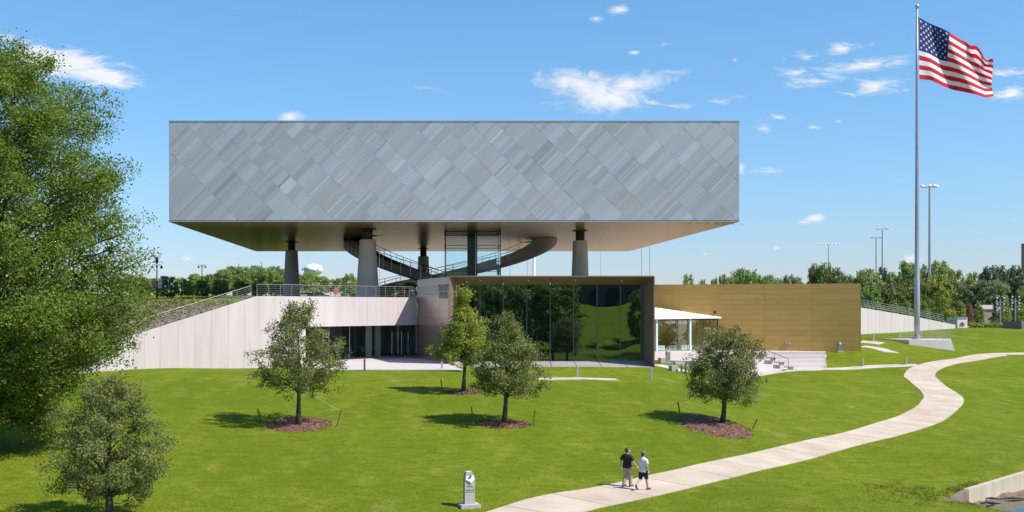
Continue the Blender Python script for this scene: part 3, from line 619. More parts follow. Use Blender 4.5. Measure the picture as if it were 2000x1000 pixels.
# glazing: panes, mullions, two doors
GT = [.0, .06, .115, .135, .185, .235, .30, .37, .43, .475, .52, .565, .61, .655, tL]
for i, (a, b) in enumerate(zip(GT[:-1], GT[1:])):
    door = i in (1, 3, 12)
    if not door: obj('pane', MB().beam(gp(a + .001, 0, (2.78 + SOF) / 2), gp(b - .001, 0, (2.78 + SOF) / 2), .03, SOF - 2.80), ENTG, wing)
    else:
        d = obj('door', MB().beam(gp(a + .003, 0, 4.05), gp(b - .003, 0, 4.05), .03, 2.5), ENTG, wing)
        m = MB()
        for t in (a + .003, b - .003): m.beam(gp(t, -.03, 2.78), gp(t, -.03, 5.34), .09, .09)
        m.beam(gp(a + .003, -.03, 5.32), gp(b - .003, -.03, 5.32), .09, .10); m.beam(gp(a + .003, -.03, 2.88), gp(b - .003, -.03, 2.88), .07, .16)
        obj('frame', m, STEEL, d)
        obj('handle', MB().tube([gp(a + .007, -.12, 3.5), gp(a + .007, -.12, 4.3)], .025, 6), STEEL, d)
        obj('pane', MB().beam(gp(a + .003, 0, 5.75), gp(b - .003, 0, 5.75), .03, .74), ENTG, wing)
    obj('mullion', MB().beam(gp(a, 0, 2.75), gp(a, 0, SOF - .01), .07, .12), DARK if i % 3 else STEEL, wing)
for t in (.385, .31):
    c0 = gp(t, -.9 if t > .35 else -.6, 2.72); g_ = obj('green_column', MB().box(c0 + Vector((0, 0, 1.7)), (.55, .4, 3.39), math.atan2(DU[1], DU[0])), GREENC, wing)
proto = None
def make_chair(loc, rz, label):
    c = thing('side_chair', label, 'chair', (0, 0, 0), 'chairs inside the glass entrance')
    obj('seat', MB().box((0, 0, .46), (.46, .46, .05)), CHAIRP, c)
    obj('backrest', MB().box((0, .21, .75), (.46, .05, .48), 0, R(-8)), CHAIRP, c)
    for sx in (-1, 1):
        for sy in (-1, 1): obj('leg', MB().tube([(sx * .19, sy * .19, .44), (sx * .22, sy * .22, 0)], .018, 6), STEEL, c)
    c.location = loc; c.rotation_euler = (0, 0, rz); return c
chs = [(.275, .9, 'pale green chair right of the green columns, seen facing the glass'), (.258, 1.3, 'pale green chair turned sideways near the glass entrance door'), (.335, 1.0, 'pale green chair in the gap between two green columns'), (.42, 1.1, 'pale green chair just left of both green columns'), (.455, 1.2, 'second pale green chair left of the green columns'), (.487, 1.4, 'third pale green chair left of the green columns, dimmest')]
for k, (t, of, lab) in enumerate(chs):
    L_ = gp(t, of, 2.78)
    if proto is None: proto = make_chair(L_, R(200), lab)
    else: copy_tree(proto, L_, R(random.uniform(150, 240)), 1, lab)
m = MB(); m.prism([gp(-.03, 0, 2.70), wp(-.03, 0, 2.70), (2.7, 99.9, 2.70), (2.62, 96.8, 2.70), at(905, 725, 89.5).xy.to_3d() + Vector((0, 0, 2.70)), at(640, 724, 89.5).xy.to_3d() + Vector((0, 0, 2.70)), wp(tL + .16, -.02, 2.70), wp(tL + .04, -.02, 2.70), gp(tL + .04, 9, 2.70), gp(-.03, 9, 2.70)], (0, 0, .075)); obj('entrance_plaza', m, CONC, kind='structure')
# railings
RAILM = M('rail_grey', (.27, .265, .26), .5, .2, .06, 4)
def railing(name, label, group, pts3, spacing, height=1.08, nr=5, mat=None, lean=0):
    mat = mat or RAILM; r_ = thing(name, label, 'railing', pts3[0], group)
    for i in range(nr + 1):
        h = height * (i + 1) / (nr + 1) if i < nr else height
        obj('rail', MB().tube([Vector(p) + Vector((0, 0, h)) for p in pts3], .026 if i == nr else .008, 5), mat, r_)
    for a, b in zip(pts3[:-1], pts3[1:]):
        a = Vector(a); b = Vector(b); n = max(1, round((b - a).length / spacing))
        for k in range(n + (b == Vector(pts3[-1]))):
            p = a + (b - a) * k / n; obj('post', MB().beam(p, p + Vector((0, 0, height)), .05, .02), mat, r_)
    return r_
railing('steel_railing', 'steel cable railing along the flat top of the white wall', 'cable railings', [wp(.98, .14, 8.92), wp(.02, .14, 8.92)], 1.35)
railing('steel_railing', 'steel cable railing sloping down the white wall to the left', 'cable railings', [wp(1.9, .14, wall_top(1.9)), wp(1.01, .14, wall_top(1.01))], 1.6)
railing('steel_railing', 'short steel railing at the deck edge beside the bronze side wall', 'cable railings', [(-1.2, 117.5, 8.9), (4.5, 118.5, 8.9)], 1.3)

# ------------------------------------------------------------------ glass pavilion
pav = thing('glass_pavilion', 'bronze framed pavilion with tall dark reflective glass front', 'building', (2.66, 98, 2.4))
OX0, OX1, OZ0, OZ1, PY = 2.66, 21.26, 2.45, 10.75, 98.0
IX0, IX1, IZ0, IZ1, GY = 3.41, 20.95, 2.92, 10.07, 101.0
def strip(A0, A1, B0, B1, n, mat, name, th):   # front edge A0-A1, back edge B0-B1, n panels with joints
    A0, A1, B0, B1 = map(Vector, (A0, A1, B0, B1)); 
    for i in range(n):
        g = .0018; a, b = i / n + (g if i else 0), (i + 1) / n - (g if i < n - 1 else 0)
        q = [A0.lerp(A1, a), A0.lerp(A1, b), B0.lerp(B1, b), B0.lerp(B1, a)]; obj(name, MB().prism(q, th), mat, pav)
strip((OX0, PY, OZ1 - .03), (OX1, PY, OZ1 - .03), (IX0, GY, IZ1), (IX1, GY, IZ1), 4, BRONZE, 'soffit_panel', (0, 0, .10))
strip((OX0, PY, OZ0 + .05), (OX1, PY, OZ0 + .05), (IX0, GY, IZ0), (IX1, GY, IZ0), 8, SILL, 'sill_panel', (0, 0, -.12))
strip((OX0 + .03, PY, OZ0 + .05), (OX0 + .03, PY, OZ1 - .03), (IX0, GY, IZ0), (IX0, GY, IZ1), 2, M('bronze_lit', (.36, .29, .235), .4, .4, .06, .6), 'jamb_panel', (-.12, 0, 0))  # lighter bronze copy: sunlight on this jamb is put into the colour
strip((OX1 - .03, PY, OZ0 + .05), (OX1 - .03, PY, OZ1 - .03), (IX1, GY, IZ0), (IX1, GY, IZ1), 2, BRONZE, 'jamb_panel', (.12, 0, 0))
m = MB(); m.box(((OX0 + OX1) / 2, PY + .03, OZ1 + .01), (OX1 - OX0, .10, .09)); m.box((OX0 - .035, PY + .03, (OZ0 + OZ1) / 2), (.09, .10, OZ1 - OZ0 - .08)); m.box((OX1 + .035, PY + .03, (OZ0 + OZ1) / 2), (.09, .10, OZ1 - OZ0 - .08)); obj('edge_frame', m, BRONZE, pav)
MULL = M('mullion_grey', (.17, .165, .17), .45, .4, .05, 4)
for i in range(8):
    a = IX0 + (IX1 - IX0) * i / 8; b = IX0 + (IX1 - IX0) * (i + 1) / 8
    x0, x1 = a + .03, b - .03; tl = pr.uniform(-.010, .010)
    obj('pane', MB().prism([(x0, GY, IZ0), (x1, GY + tl, IZ0), (x1, GY + tl, IZ1), (x0, GY, IZ1)], (0, .04, 0)), REFG, pav)
    if i: obj('mullion', MB().box((a, GY - .02, (IZ0 + IZ1) / 2), (.055, .14, IZ1 - IZ0 - .01)), MULL, pav)
m = MB()
for px in (939, 1033, 1124, 1215): m.ball(((px - CX) / F * 99, 99.2, OZ1 - .36), .07, 8, 6)
obj('soffit_lights', m, WHITEP, pav, kind='stuff')
m = MB(); m.prism([(OX0 + .1, PY + .12, OZ1 - .05), (OX1 - .02, PY + .12, OZ1 - .05), (OX1 - .02, 122, OZ1 - .05), (2, 122, OZ1 - .05), (-.25, 110.1, OZ1 - .05)], (0, 0, .06)); obj('roof', m, CONC, pav)
m = MB(); m.prism([(OX1 - .01, PY + .1, 2.2), (OX1 + .06, PY + .1, 2.2), (OX1 + .06, 135, 2.2), (OX1 - .01, 135, 2.2)], (0, 0, OZ1 - 2.25)); obj('right_wall', m, BRONZE, pav)
m = MB(); m.prism([(IX0 + .1, GY + .3, 2.5), (IX1 - .1, GY + .3, 2.5), (IX1 - .1, GY + .5, 2.5), (IX0 + .1, GY + .5, 2.5)], (0, 0, 7.6)); obj('blind', m, HALLB, pav)
# slanted bronze side wall, panel by panel
S0, S1 = Vector((OX0 - .02, PY + .05, 0)), Vector((-.31, 110, 0)); sn = Vector((S1 - S0).to_tuple()).cross(Vector((0, 0, 1))).normalized()
if sn.x > 0: sn = -sn
zr = np.linspace(2.4, 10.70, 12)
for r_ in range(11):
    js = [0, .38, .72, 1] if r_ % 2 else [0, .5, 1]
    for a, b in zip(js[:-1], js[1:]):
        p, q = S0.lerp(S1, a + .001), S0.lerp(S1, b - .001)
        obj('side_panel', MB().prism([p + Vector((0, 0, zr[r_] + .008)), q + Vector((0, 0, zr[r_] + .008)), q + Vector((0, 0, zr[r_ + 1] - .008)), p + Vector((0, 0, zr[r_ + 1] - .008))], -sn * .1), SIDE, pav)
m = MB(); m.prism([S0 - sn * .11 + Vector((0, 0, 2.4)), S1 - sn * .11 + Vector((0, 0, 2.4)), S1 - sn * .3 + Vector((0, 0, 2.4)), S0 - sn * .3 + Vector((0.1, .3, 2.4))], (0, 0, 8.28)); obj('side_backing', m, BRONZE, pav)
def text_mesh(txt, size, mat, org, right, up, name, parent=None, align='CENTER', ext=.01, kind=None):
    cu = bpy.data.curves.new(name, 'FONT'); cu.body = txt; cu.size = size; cu.align_x = align; cu.extrude = ext; cu.resolution_u = 2
    t = bpy.data.objects.new('tmp', cu); COL.objects.link(t); dg = bpy.context.evaluated_depsgraph_get(); dg.update()
    me = bpy.data.meshes.new_from_object(t.evaluated_get(dg)); bpy.data.objects.remove(t)
    r_, u_ = Vector(right).normalized(), Vector(up).normalized(); n_ = r_.cross(u_)
    wo = WL[parent.name] if parent else Vector((0, 0, 0))
    m4 = Matrix((r_, u_, n_)).transposed().to_4x4(); m4.translation = Vector(org) - wo; me.transform(m4)
    return obj(name, me, mat, parent, kind=kind)
sd = (S0 - S1).normalized()
for txt, z in (('MOODY', 9.50), ('PLAZA', 8.80)):
    text_mesh(txt, .92, TXTM, S0.lerp(S1, .17) + sn * .06 + Vector((0, 0, z - .05)), sd, (0, 0, 1), 'lettering', pav, ext=.03)

# ------------------------------------------------------------------ gold gallery, cafe, terrace
G0, G1 = Vector((24.0, 136.3, 0)), Vector((51.9, 127.0, 0)); GB, GTp = 2.62, 10.76
gold = thing('gold_gallery', 'long low gallery clad in matte gold metal panels', 'building', (51.9, 127, GB))
gd = (G1 - G0).normalized(); gn = Vector((gd.y, -gd.x, 0)); gn = gn if gn.y < 0 else -gn
gj = []
for px in (1200, 1224, 1313, 1402, 1493.5, 1586, 1680):
    k = (px - CX) / F; t = (G0.x - k * G0.y) / (k * (G1 - G0).y - (G1 - G0).x); gj.append(min(1, max(0, t)))
GV = [M('gold_a', (.55, .34, .10), .45, .4, .05, .5, 0, 10, (1, 1, 4)), M('gold_b', (.53, .325, .095), .45, .4, .05, .5, 0, 10, (1, 1, 4)), M('gold_c', (.57, .355, .106), .43, .4, .05, .5, 0, 10, (1, 1, 4))]
zr = np.linspace(GB, GTp, 14)
for a, b in zip(gj[:-1], gj[1:]):
    if b - a < .01: continue
    for r_ in range(13):
        p, q = G0.lerp(G1, a + .0003), G0.lerp(G1, b - .0003)
        obj('panel', MB().prism([p + Vector((0, 0, zr[r_] + .007)), q + Vector((0, 0, zr[r_] + .007)), q + Vector((0, 0, zr[r_ + 1] - .007)), p + Vector((0, 0, zr[r_ + 1] - .007))], -gn * .1), pr.choice(GV), gold)
m = MB(); m.prism([G0 - gn * .08 + Vector((0, 0, GB - .6)), G1 - gn * .08 + Vector((0, 0, GB - .6)), G1 + Vector((-8, 26, GB - .6)), G0 + Vector((0, 20, GB - .6))], (0, 0, GTp - GB + .58)); obj('body', m, M('gold_core', (.34, .22, .08), .5, .3, .05, 2), gold)
m = MB(); m.prism([G1 - gn * .02 + gd * .0 + Vector((0, 0, GB)), G1 + gd * .08 + Vector((0, 0, GB)), G1 + Vector((-7.9, 26, GB)), G1 + Vector((-8, 26, GB))], (0, 0, GTp - GB)); obj('end_panel', m, GV[0], gold)
for px, py in ((1396, 610), (1535, 669), (1541, 670)):
    k = (px - CX) / F; t = (G0.x - k * G0.y) / (k * (G1 - G0).y - (G1 - G0).x); p = G0.lerp(G1, t); z = CZ + (HY - py) / F * p.y
    obj('wall_fitting', MB().box(p + gn * .08 + Vector((0, 0, z)), (.22, .2, .3)), DARK if px < 1400 else STEEL, gold)
cafe = thing('glass_cafe', 'glass walled room under a folded white canopy roof', 'building', (27.5, 127, 2.75))
C0, C1 = Vector((26.6, 126.5, 0)), Vector((36.4, 131.9, 0)); cd = (C1 - C0).normalized(); cn = Vector((cd.y, -cd.x, 0))
ZB, ZT = 2.76, 6.48
cj = [0, .115, .135, .28, .43, .565, .69, .80, .895, 1.0]
for i, (a, b) in enumerate(zip(cj[:-1], cj[1:])):
    p, q = C0.lerp(C1, a + .001), C0.lerp(C1, b - .001)
    if i == 7:
        d = obj('door', MB().beam(p + Vector((0, 0, 4.1)), q + Vector((0, 0, 4.1)), .03, 2.6), CAFEG, cafe); m = MB()
        for e in (p, q, p.lerp(q, .5)): m.beam(e + Vector((0, 0, ZB)), e + Vector((0, 0, 5.4)), .07, .07)
        m.beam(p + Vector((0, 0, 5.4)), q + Vector((0, 0, 5.4)), .09, .09); obj('frame', m, STEEL, d)
        obj('pane', MB().beam(p + Vector((0, 0, 5.96)), q + Vector((0, 0, 5.96)), .03, 1.0), CAFEG, cafe)
    else: obj('pane', MB().beam(p + Vector((0, 0, (ZB + ZT) / 2)), q + Vector((0, 0, (ZB + ZT) / 2)), .03, ZT - ZB - .02), CAFEG, cafe)
    obj('mullion', MB().beam(C0.lerp(C1, a) + Vector((0, 0, ZB)), C0.lerp(C1, a) + Vector((0, 0, ZT)), .04, .06), DARK, cafe)
obj('corner_post', MB().box(C1 + Vector((0, 0, (ZB + ZT) / 2)), (.13, .13, ZT - ZB)), DARK, cafe)
for t in (.125, .595): obj('pale_column', MB().box(C0.lerp(C1, t) - cn * -.12 + Vector((0, 0, (ZB + ZT) / 2)), (.24, .2, ZT - ZB - .02), math.atan2(cd.y, cd.x)), M('pale_green_fin', (.55, .72, .66), .4, 0, .03, 2), cafe)
E0, E1 = C0 + cn * .6 - cd * 1.0, C1 + cn * .35 + cd * .35
R0 = Vector((25.5, 131.5, 8.35)); R1 = Vector((33.5, 133.6, 7.3))
ROOFW = M('white_roof_membrane', (.80, .80, .80), .55, 0, .02, 2)
e0, e1 = E0 + Vector((0, 0, ZT + .03)), E1 + Vector((0, 0, ZT + .10))
m = MB(); u5 = Vector((0, 0, .16))
m.add([e0, e1, e0 + u5, e1 + u5, R0, R1], [(0, 1, 3, 2), (2, 3, 5, 4), (1, 0, 4, 5), (0, 2, 4), (1, 5, 3)]); obj('canopy_roof', m, ROOFW, cafe)
m = MB(); m.beam(C0 + Vector((0, 0, ZT - .04)), C1 + Vector((0, 0, ZT - .04)), .1, .12); obj('head_beam', m, DARK, cafe)
text_mesh('SOLDIER \u2022 CENTER', .40, TXTW, C0.lerp(C1, .40) + cn * .12 + Vector((0, 0, 6.0)), cd, (0, 0, 1), 'lettering', cafe, ext=.02)
# counters inside the room
for k, (t, of, sx, cm_) in enumerate(((.28, 1.6, 1.6, WHITEP), (.50, 2.0, 1.4, STEEL), (.66, 1.5, 1.8, WHITEP))):
    p = C0.lerp(C1, t) - cn * of; b = obj('counter', MB().box(p + Vector((0, 0, ZB + .3)), (sx, .7, .55), math.atan2(cd.y, cd.x)), cm_, cafe)
# terrace deck and seating steps
DZ = 2.70
m = MB(); m.prism([(21.4, 108, DZ), (27.0, 104.5, DZ), (32, 113, DZ), (34.6, 121.5, DZ), (38.5, 126.4, DZ), (47.6, 126.4, DZ), (48.2, 128.0, DZ), (44, 129.6, DZ), (24, 136.2, DZ), (21.4, 136, DZ)], (0, 0, -2.2)); obj('terrace', m, CONC, kind='structure')
steps = thing('seating_steps', 'broad white concrete seating steps below the gold wall', 'steps', (42, 124, 1.0))
STT = [(30, 112.5), (34, 120.5), (38.5, 126.4), (47.4, 126.4)]; STB = [(28.6, 99.5), (35.3, 110.5), (39.7, 118.2), (45.9, 121.2)]
TREADG = M('stair_tread_grey', (.26, .23, .22), .7, 0, .06, 4)
for k in range(4):
    zt = DZ - .40 * (k + 1); f = (k + 1) / 4; Lk = [(a[0] + (b[0] - a[0]) * f, a[1] + (b[1] - a[1]) * f) for a, b in zip(STT, STB)]
    obj('step', MB().prism([(x, y, zt) for x, y in [(25.5, 104 - .01 * k)] + Lk + [(Lk[3][0] + .75, 126.39), (38.6, 126.37), (33.6, 120.3), (29.3, 112)]], (0, 0, -1.6)), CONC, steps)
    x0_, y0_ = Lk[2]
    for j in range(2): obj('stair_block', MB().box((x0_ + .95 - .42 * j, y0_ - .06 - .02 * j, zt + (.17 if j == 0 else .30)), ((.46, .42, .30) if j == 0 else (.5, .36, .10))), TREADG, steps)
m = MB(); hp = [Vector((38.7, 126.6, DZ + 1)), Vector((40.9, 119.6, 2.2))]; 
obj('handrail', MB().tube([hp[0], hp[1]], .03, 6), DARK, steps)
for t in (0, .33, .66, 1): p = hp[0].lerp(hp[1], t); obj('post', MB().tube([p, p - Vector((0, 0, 1.05))], .025, 6), DARK, steps)
for k, (x, y) in enumerate(((32.2, 122.5), (33.6, 123.3))):
    c = obj('handrail_post', MB().tube([(x, y, DZ), (x, y, DZ + 1.35)], .03, 6).tube([(x, y, DZ + 1.33), (x + .5, y + .4, DZ + 1.33)], .03, 6), STEEL, org=(x, y, DZ)); tag(c, ['thin steel post on the terrace nearest the glass pavilion', 'thin steel post on the terrace half behind the round oak'][k], 'post', 'terrace rail posts')

# ------------------------------------------------------------------ right hand white ramp wall with railing
rw = thing('ramp_wall', 'pale concrete wall sloping down to the right behind the flagpole', 'wall', at(1680, 653, 150))
RJ = [1660, 1695, 1718, 1742, 1766, 1796, 1814, 1839, 1866]
def rwp(px):
    f = (px - 1680) / 185; Y = 150 + 15 * f
    top = np.interp(px, [1660, 1680, 1740, 1795, 1866], [597, 600.5, 610.5, 620, 634.5]); bot = 655
    return atz(px, CZ + (HY - top) / F * Y, Y), atz(px, 3.2, Y)
for a, b in zip(RJ[:-1], RJ[1:]):
    (ta, ba), (tb, bb) = rwp(a + .12), rwp(b - .12); obj('panel', MB().prism([ba, bb, tb, ta], (0, .35, 0)), pr.choice(WV), rw)
rr = thing('ramp_railing', 'slanted steel railing on top of the pale ramp wall', 'railing', rwp(1680)[0])
RP = [rwp(px)[0] + Vector((0, .2, 0)) for px in (1662, 1700, 1740, 1795, 1845)]
for h in (.3, .55, .8, 1.1): obj('rail', MB().tube([p + Vector((0, 0, h)) for p in RP], .035, 5), STEEL, rr)
for a, b in zip(RP[:-1], RP[1:]):
    n = max(1, round((b - a).length / 1.1))
    for k in range(n): p = a.lerp(b, k / n); obj('post', MB().tube([p, p + Vector((-.35, 0, 1.1))], .035, 5), STEEL, rr)

# ------------------------------------------------------------------ flagpole, flag, plinth
FB = at(1791, 663, 137); FX, FY = FB.x, FB.y
fp = thing('flagpole', 'very tall grey tapered flagpole with a ball on top', 'flagpole', FB)
ztop = CZ + (HY - 16) / F * 137
prof = []
for f in np.linspace(0, 1, 24): prof.append((FX - (791 - 787.3 + 0) * 0, f))
tops = [(0, .34), (.08, .335), (.18, .325), (.182, .285), (.35, .26), (.6, .21), (.8, .165), (1, .11)]
H = ztop - FB.z
obj('pole', MB().lathe([(r_, f * H) for f, r_ in tops], FB, 24), POLE, fp, smooth=True)
obj('base_ring', MB().lathe([(.62, 0), (.62, .10), (.40, .16), (.38, .5)], FB, 24), POLE, fp)
obj('ball', MB().ball((FX, FY, ztop + .22), .27, 16, 12), M('ball_grey', (.45, .47, .5), .35, .6, .05, 3), fp, smooth=True)
obj('halyard', MB().tube([(FX + .32, FY - .1, FB.z + 1.5), (FX + .22, FY - .1, ztop - .3)], .012, 4), WHITEP, fp)
# plinth
pl = thing('flagpole_plinth', 'wedge shaped white concrete plinth with thin railing around the flagpole', 'plinth', at(1800, 675, 134))
zt = FB.z + .02; y0 = 133.0; y1 = 140.5
q = [(atz(1721, zt, 139)).to_tuple(), (atz(1775, zt, 135.0)).to_tuple(), (atz(1858, zt, 133.2)).to_tuple(), (atz(1857, zt, 139.5)).to_tuple(), (atz(1760, zt, 141)).to_tuple()]
m = MB(); top = [Vector(x) for x in q]; low = [Vector((x.x, x.y, 1.6)) for x in top]; low[2] = atz(1870, 1.6, 131.8); low[1] = atz(1780, 1.6, 134.0)
m.add(low + top, [tuple(range(5))[::-1], tuple(range(5, 10))] + [(i, (i + 1) % 5, 5 + (i + 1) % 5, 5 + i) for i in range(5)]); obj('base', m, CONC, pl)
RLM = M('pale_rail', (.46, .46, .43), .6, 0, .05, 3)
rp = [atz(1757, zt, 140), atz(1800, zt, 140.4), atz(1856, zt, 139.2), atz(1856, zt, 134.0), atz(1806, zt, 134.6)]
for h in (.25, .5, .75, 1.0): obj('rail', MB().tube([p + Vector((0, 0, h)) for p in rp], .012, 5), RLM, pl)
for a, b in zip(rp[:-1], rp[1:]):
    n = max(1, round((b - a).length / 1.2))
    for k in range(n): p = a.lerp(b, k / n); obj('post', MB().tube([p - Vector((0, 0, .2)), p + Vector((0, 0, 1.0))], .03, 5), RLM, pl)
# flag
def flag_point(u, v):
    xt = np.interp(u, [0, .35, .65, .85, 1], [1793.2, 1846, 1889, 1917, 1938]); yt = np.interp(u, [0, .2, .35, .65, .85, 1], [33, 49, 60, 82, 102, 126])
    xb = np.interp(u, [0, .3, .6, .85, 1], [1795, 1838, 1885, 1922, 1940.5]); yb = np.interp(u, [0, .15, .3, .6, .85, 1], [154.5, 157, 167, 181, 190, 186])
    vv = v; px = xt + (xb - xt) * vv; py = yt + (yb - yt) * vv
    ph = 2 * math.pi * (1.9 * u - .75 * v + .12 * math.sin(3 * u)); amp = 1.25 * min(1, u * 2.2)
    Y = 137 - .1 + amp * math.sin(ph) + 7.5 * u
    px += 2.4 * min(1, u * 3) * math.cos(ph + .4); py += 2.6 * min(1, u * 3) * math.sin(ph * 1.0 + .9) * (.3 + .7 * (1 - abs(v - .5)))
    k = max(0, u - .62) * max(0, .42 - v); Y += -7.5 * k * math.sin(u * 26); py += 60 * k * math.sin(u * 30)
    return at(px, py, Y)
flag = thing('american_flag', 'large american flag flying to the right from the flagpole', 'flag', at(1794, 95, 137))
FRED, FWHT, FBLU = M('flag_red', (.64, .016, .030), .75, 0, .05, 4), M('flag_white', (.86, .85, .87), .75, 0, .03, 4), M('flag_blue', (.012, .030, .155), .75, 0, .06, 4)
for mm in (FRED, FWHT, FBLU):
    nt = mm.node_tree; p = nt.nodes['Principled BSDF']; tr = nt.nodes.new('ShaderNodeBsdfTranslucent'); ms = nt.nodes.new('ShaderNodeMixShader'); ms.inputs[0].default_value = .38
    nt.links.new(p.inputs['Base Color'].links[0].from_socket, tr.inputs[0]); nt.links.new(p.outputs[0], ms.inputs[1]); nt.links.new(tr.outputs[0], ms.inputs[2]); nt.links.new(ms.outputs[0], nt.nodes['Material Output'].inputs[0])
NU = 60
def cloth(u0, u1, v0, v1, nu, nv, mat, name):
    V_ = [flag_point(u0 + (u1 - u0) * i / nu, v0 + (v1 - v0) * j / nv) for j in range(nv + 1) for i in range(nu + 1)]
    F_ = [(j * (nu + 1) + i, j * (nu + 1) + i + 1, (j + 1) * (nu + 1) + i + 1, (j + 1) * (nu + 1) + i) for j in range(nv) for i in range(nu)]
    obj(name, MB().add(V_, F_), mat, flag, smooth=True)
cu_, cv_ = .395, 7 / 13
for k in range(13): cloth(cu_ if k < 7 else 0, 1, k / 13, (k + 1) / 13, NU, 5, FWHT if k % 2 else FRED, 'stripe')
cloth(0, cu_, 0, cv_, 24, 24, FBLU, 'canton')
m = MB()
for r_ in range(9):
    for c in range(6 if r_ % 2 == 0 else 5):
        u0 = cu_ * ((c * 2 + 1 + (r_ % 2)) / 12); v0 = cv_ * (r_ + 1) / 10; vs_ = []
        for k in range(10):
            rad = (.026 if k % 2 == 0 else .0105); a = math.pi / 2 + k * math.pi / 5; uu = u0 + rad * .66 * math.cos(a); v1 = v0 - rad * 1.1 * math.sin(a)
            vs_.append(flag_point(max(uu, .001), max(v1, .001)) + Vector((0, -.05, 0)))
        m.add(vs_, [tuple(range(10))])
obj('stars', m, FWHT, flag, kind='stuff')

# ------------------------------------------------------------------ trees
def leaves(rng, centers, radii, per, ln, wd, up=.35, outc=None, flat=.75):
    n = len(centers) * per; ci = np.repeat(np.arange(len(centers)), per)
    off = np.clip(rng.normal(0, .5, (n, 3)), -.95, .95); off[:, 2] *= flat; P = centers[ci] + off * radii[ci][:, None]
    nrm = rng.normal(0, 1, (n, 3)) * .75; nrm[:, 2] += up
    if outc is not None: d = P - outc; nrm += d / (np.linalg.norm(d, axis=1)[:, None] + 1e-6) * .55
    nrm /= np.linalg.norm(nrm, axis=1)[:, None]; a = rng.normal(0, 1, (n, 3)); a -= (a * nrm).sum(1)[:, None] * nrm; a /= np.linalg.norm(a, axis=1)[:, None]; b = np.cross(nrm, a)
    s = rng.uniform(.65, 1.3, n)[:, None]; l = a * ln * s / 2; w_ = b * wd * s / 2
    V = np.stack([P - l, P + w_ - nrm * wd * .15, P + l, P - w_ - nrm * wd * .15], 1).reshape(-1, 3)
    q = np.arange(n * 4).reshape(n, 4); ct = rng.uniform(.15, .85, len(centers)); t = np.clip(ct[ci] * .6 + rng.uniform(0, .4, n), 0, 1)
    return V, q, np.repeat(t, 4)
def tree_geo(seed, H, th, Rr, prof, ncl, per, ln, wd, clr, r0, nlimb=14, lean=(0, 0), inner=.35, top=.82):
    rng = np.random.default_rng(seed); hs = np.array([p[0] for p in prof]); rs = np.array([p[1] for p in prof])
    C = []; zc = th + (H - th) * .45
    wob = rng.uniform(.70, 1.16, (9, 6))
    while len(C) < ncl:
        f = rng.uniform(0, 1); r1 = np.interp(f, hs, rs)
        if rng.uniform() > r1 / rs.max() + .12: continue
        a = rng.uniform(0, 2 * math.pi); ww = wob[int(a / (2 * math.pi) * 9) % 9, int(f * 5.99)]
        rho = Rr * r1 * ww * (inner + (1 - inner) * math.sqrt(rng.uniform()))
        z = th + (H - th) * f; C.append((rho * math.cos(a) + lean[0] * f, rho * math.sin(a) + lean[1] * f, z))
    C = np.array(C); V, q, t = leaves(rng, C, np.full(len(C), clr) * rng.uniform(.7, 1.25, len(C)), per, ln, wd, outc=np.array([lean[0] * .5, lean[1] * .5, zc - (H - th) * .1]))
    tr = MB(); tp = [Vector((lean[0] * f * .8 + .04 * H * .3 * math.sin(f * 5 + seed), lean[1] * f * .8 + .03 * H * .3 * math.cos(f * 4 + seed) - .009 * H * math.cos(seed), H * top * f)) for f in np.linspace(0, 1, 9)]
    off = tp[0].copy(); tp = [p - Vector((off.x, off.y, 0)) * (1 - i / 8) for i, p in enumerate(tp)]
    tr.tube(tp, [r0 * 1.35] + [r0 * (1 - .9 * f) for f in np.linspace(.06, 1, 8)], 9)
    idx = rng.choice(len(C), min(nlimb, len(C)), replace=False)
    for k in idx:
        e = Vector(C[k]); hb = max(th * .85, min(e.z * .72, H * top * .92)); f = hb / (H * top); i = min(int(f * 8), 7); b = tp[i].lerp(tp[i + 1], f * 8 - i)
        mid = b.lerp(e, .5) + Vector((0, 0, .06 * (e - b).length)); rr_ = max(r0 * .42 * (1 - .75 * f), .012)
        tr.tube([b, b.lerp(mid, .5), mid, mid.lerp(e, .6), e], [rr_, rr_ * .8, rr_ * .6, rr_ * .4, rr_ * .18], 5, False)
    return np_mesh('crown', V, q, t), tr.mesh('trunk')
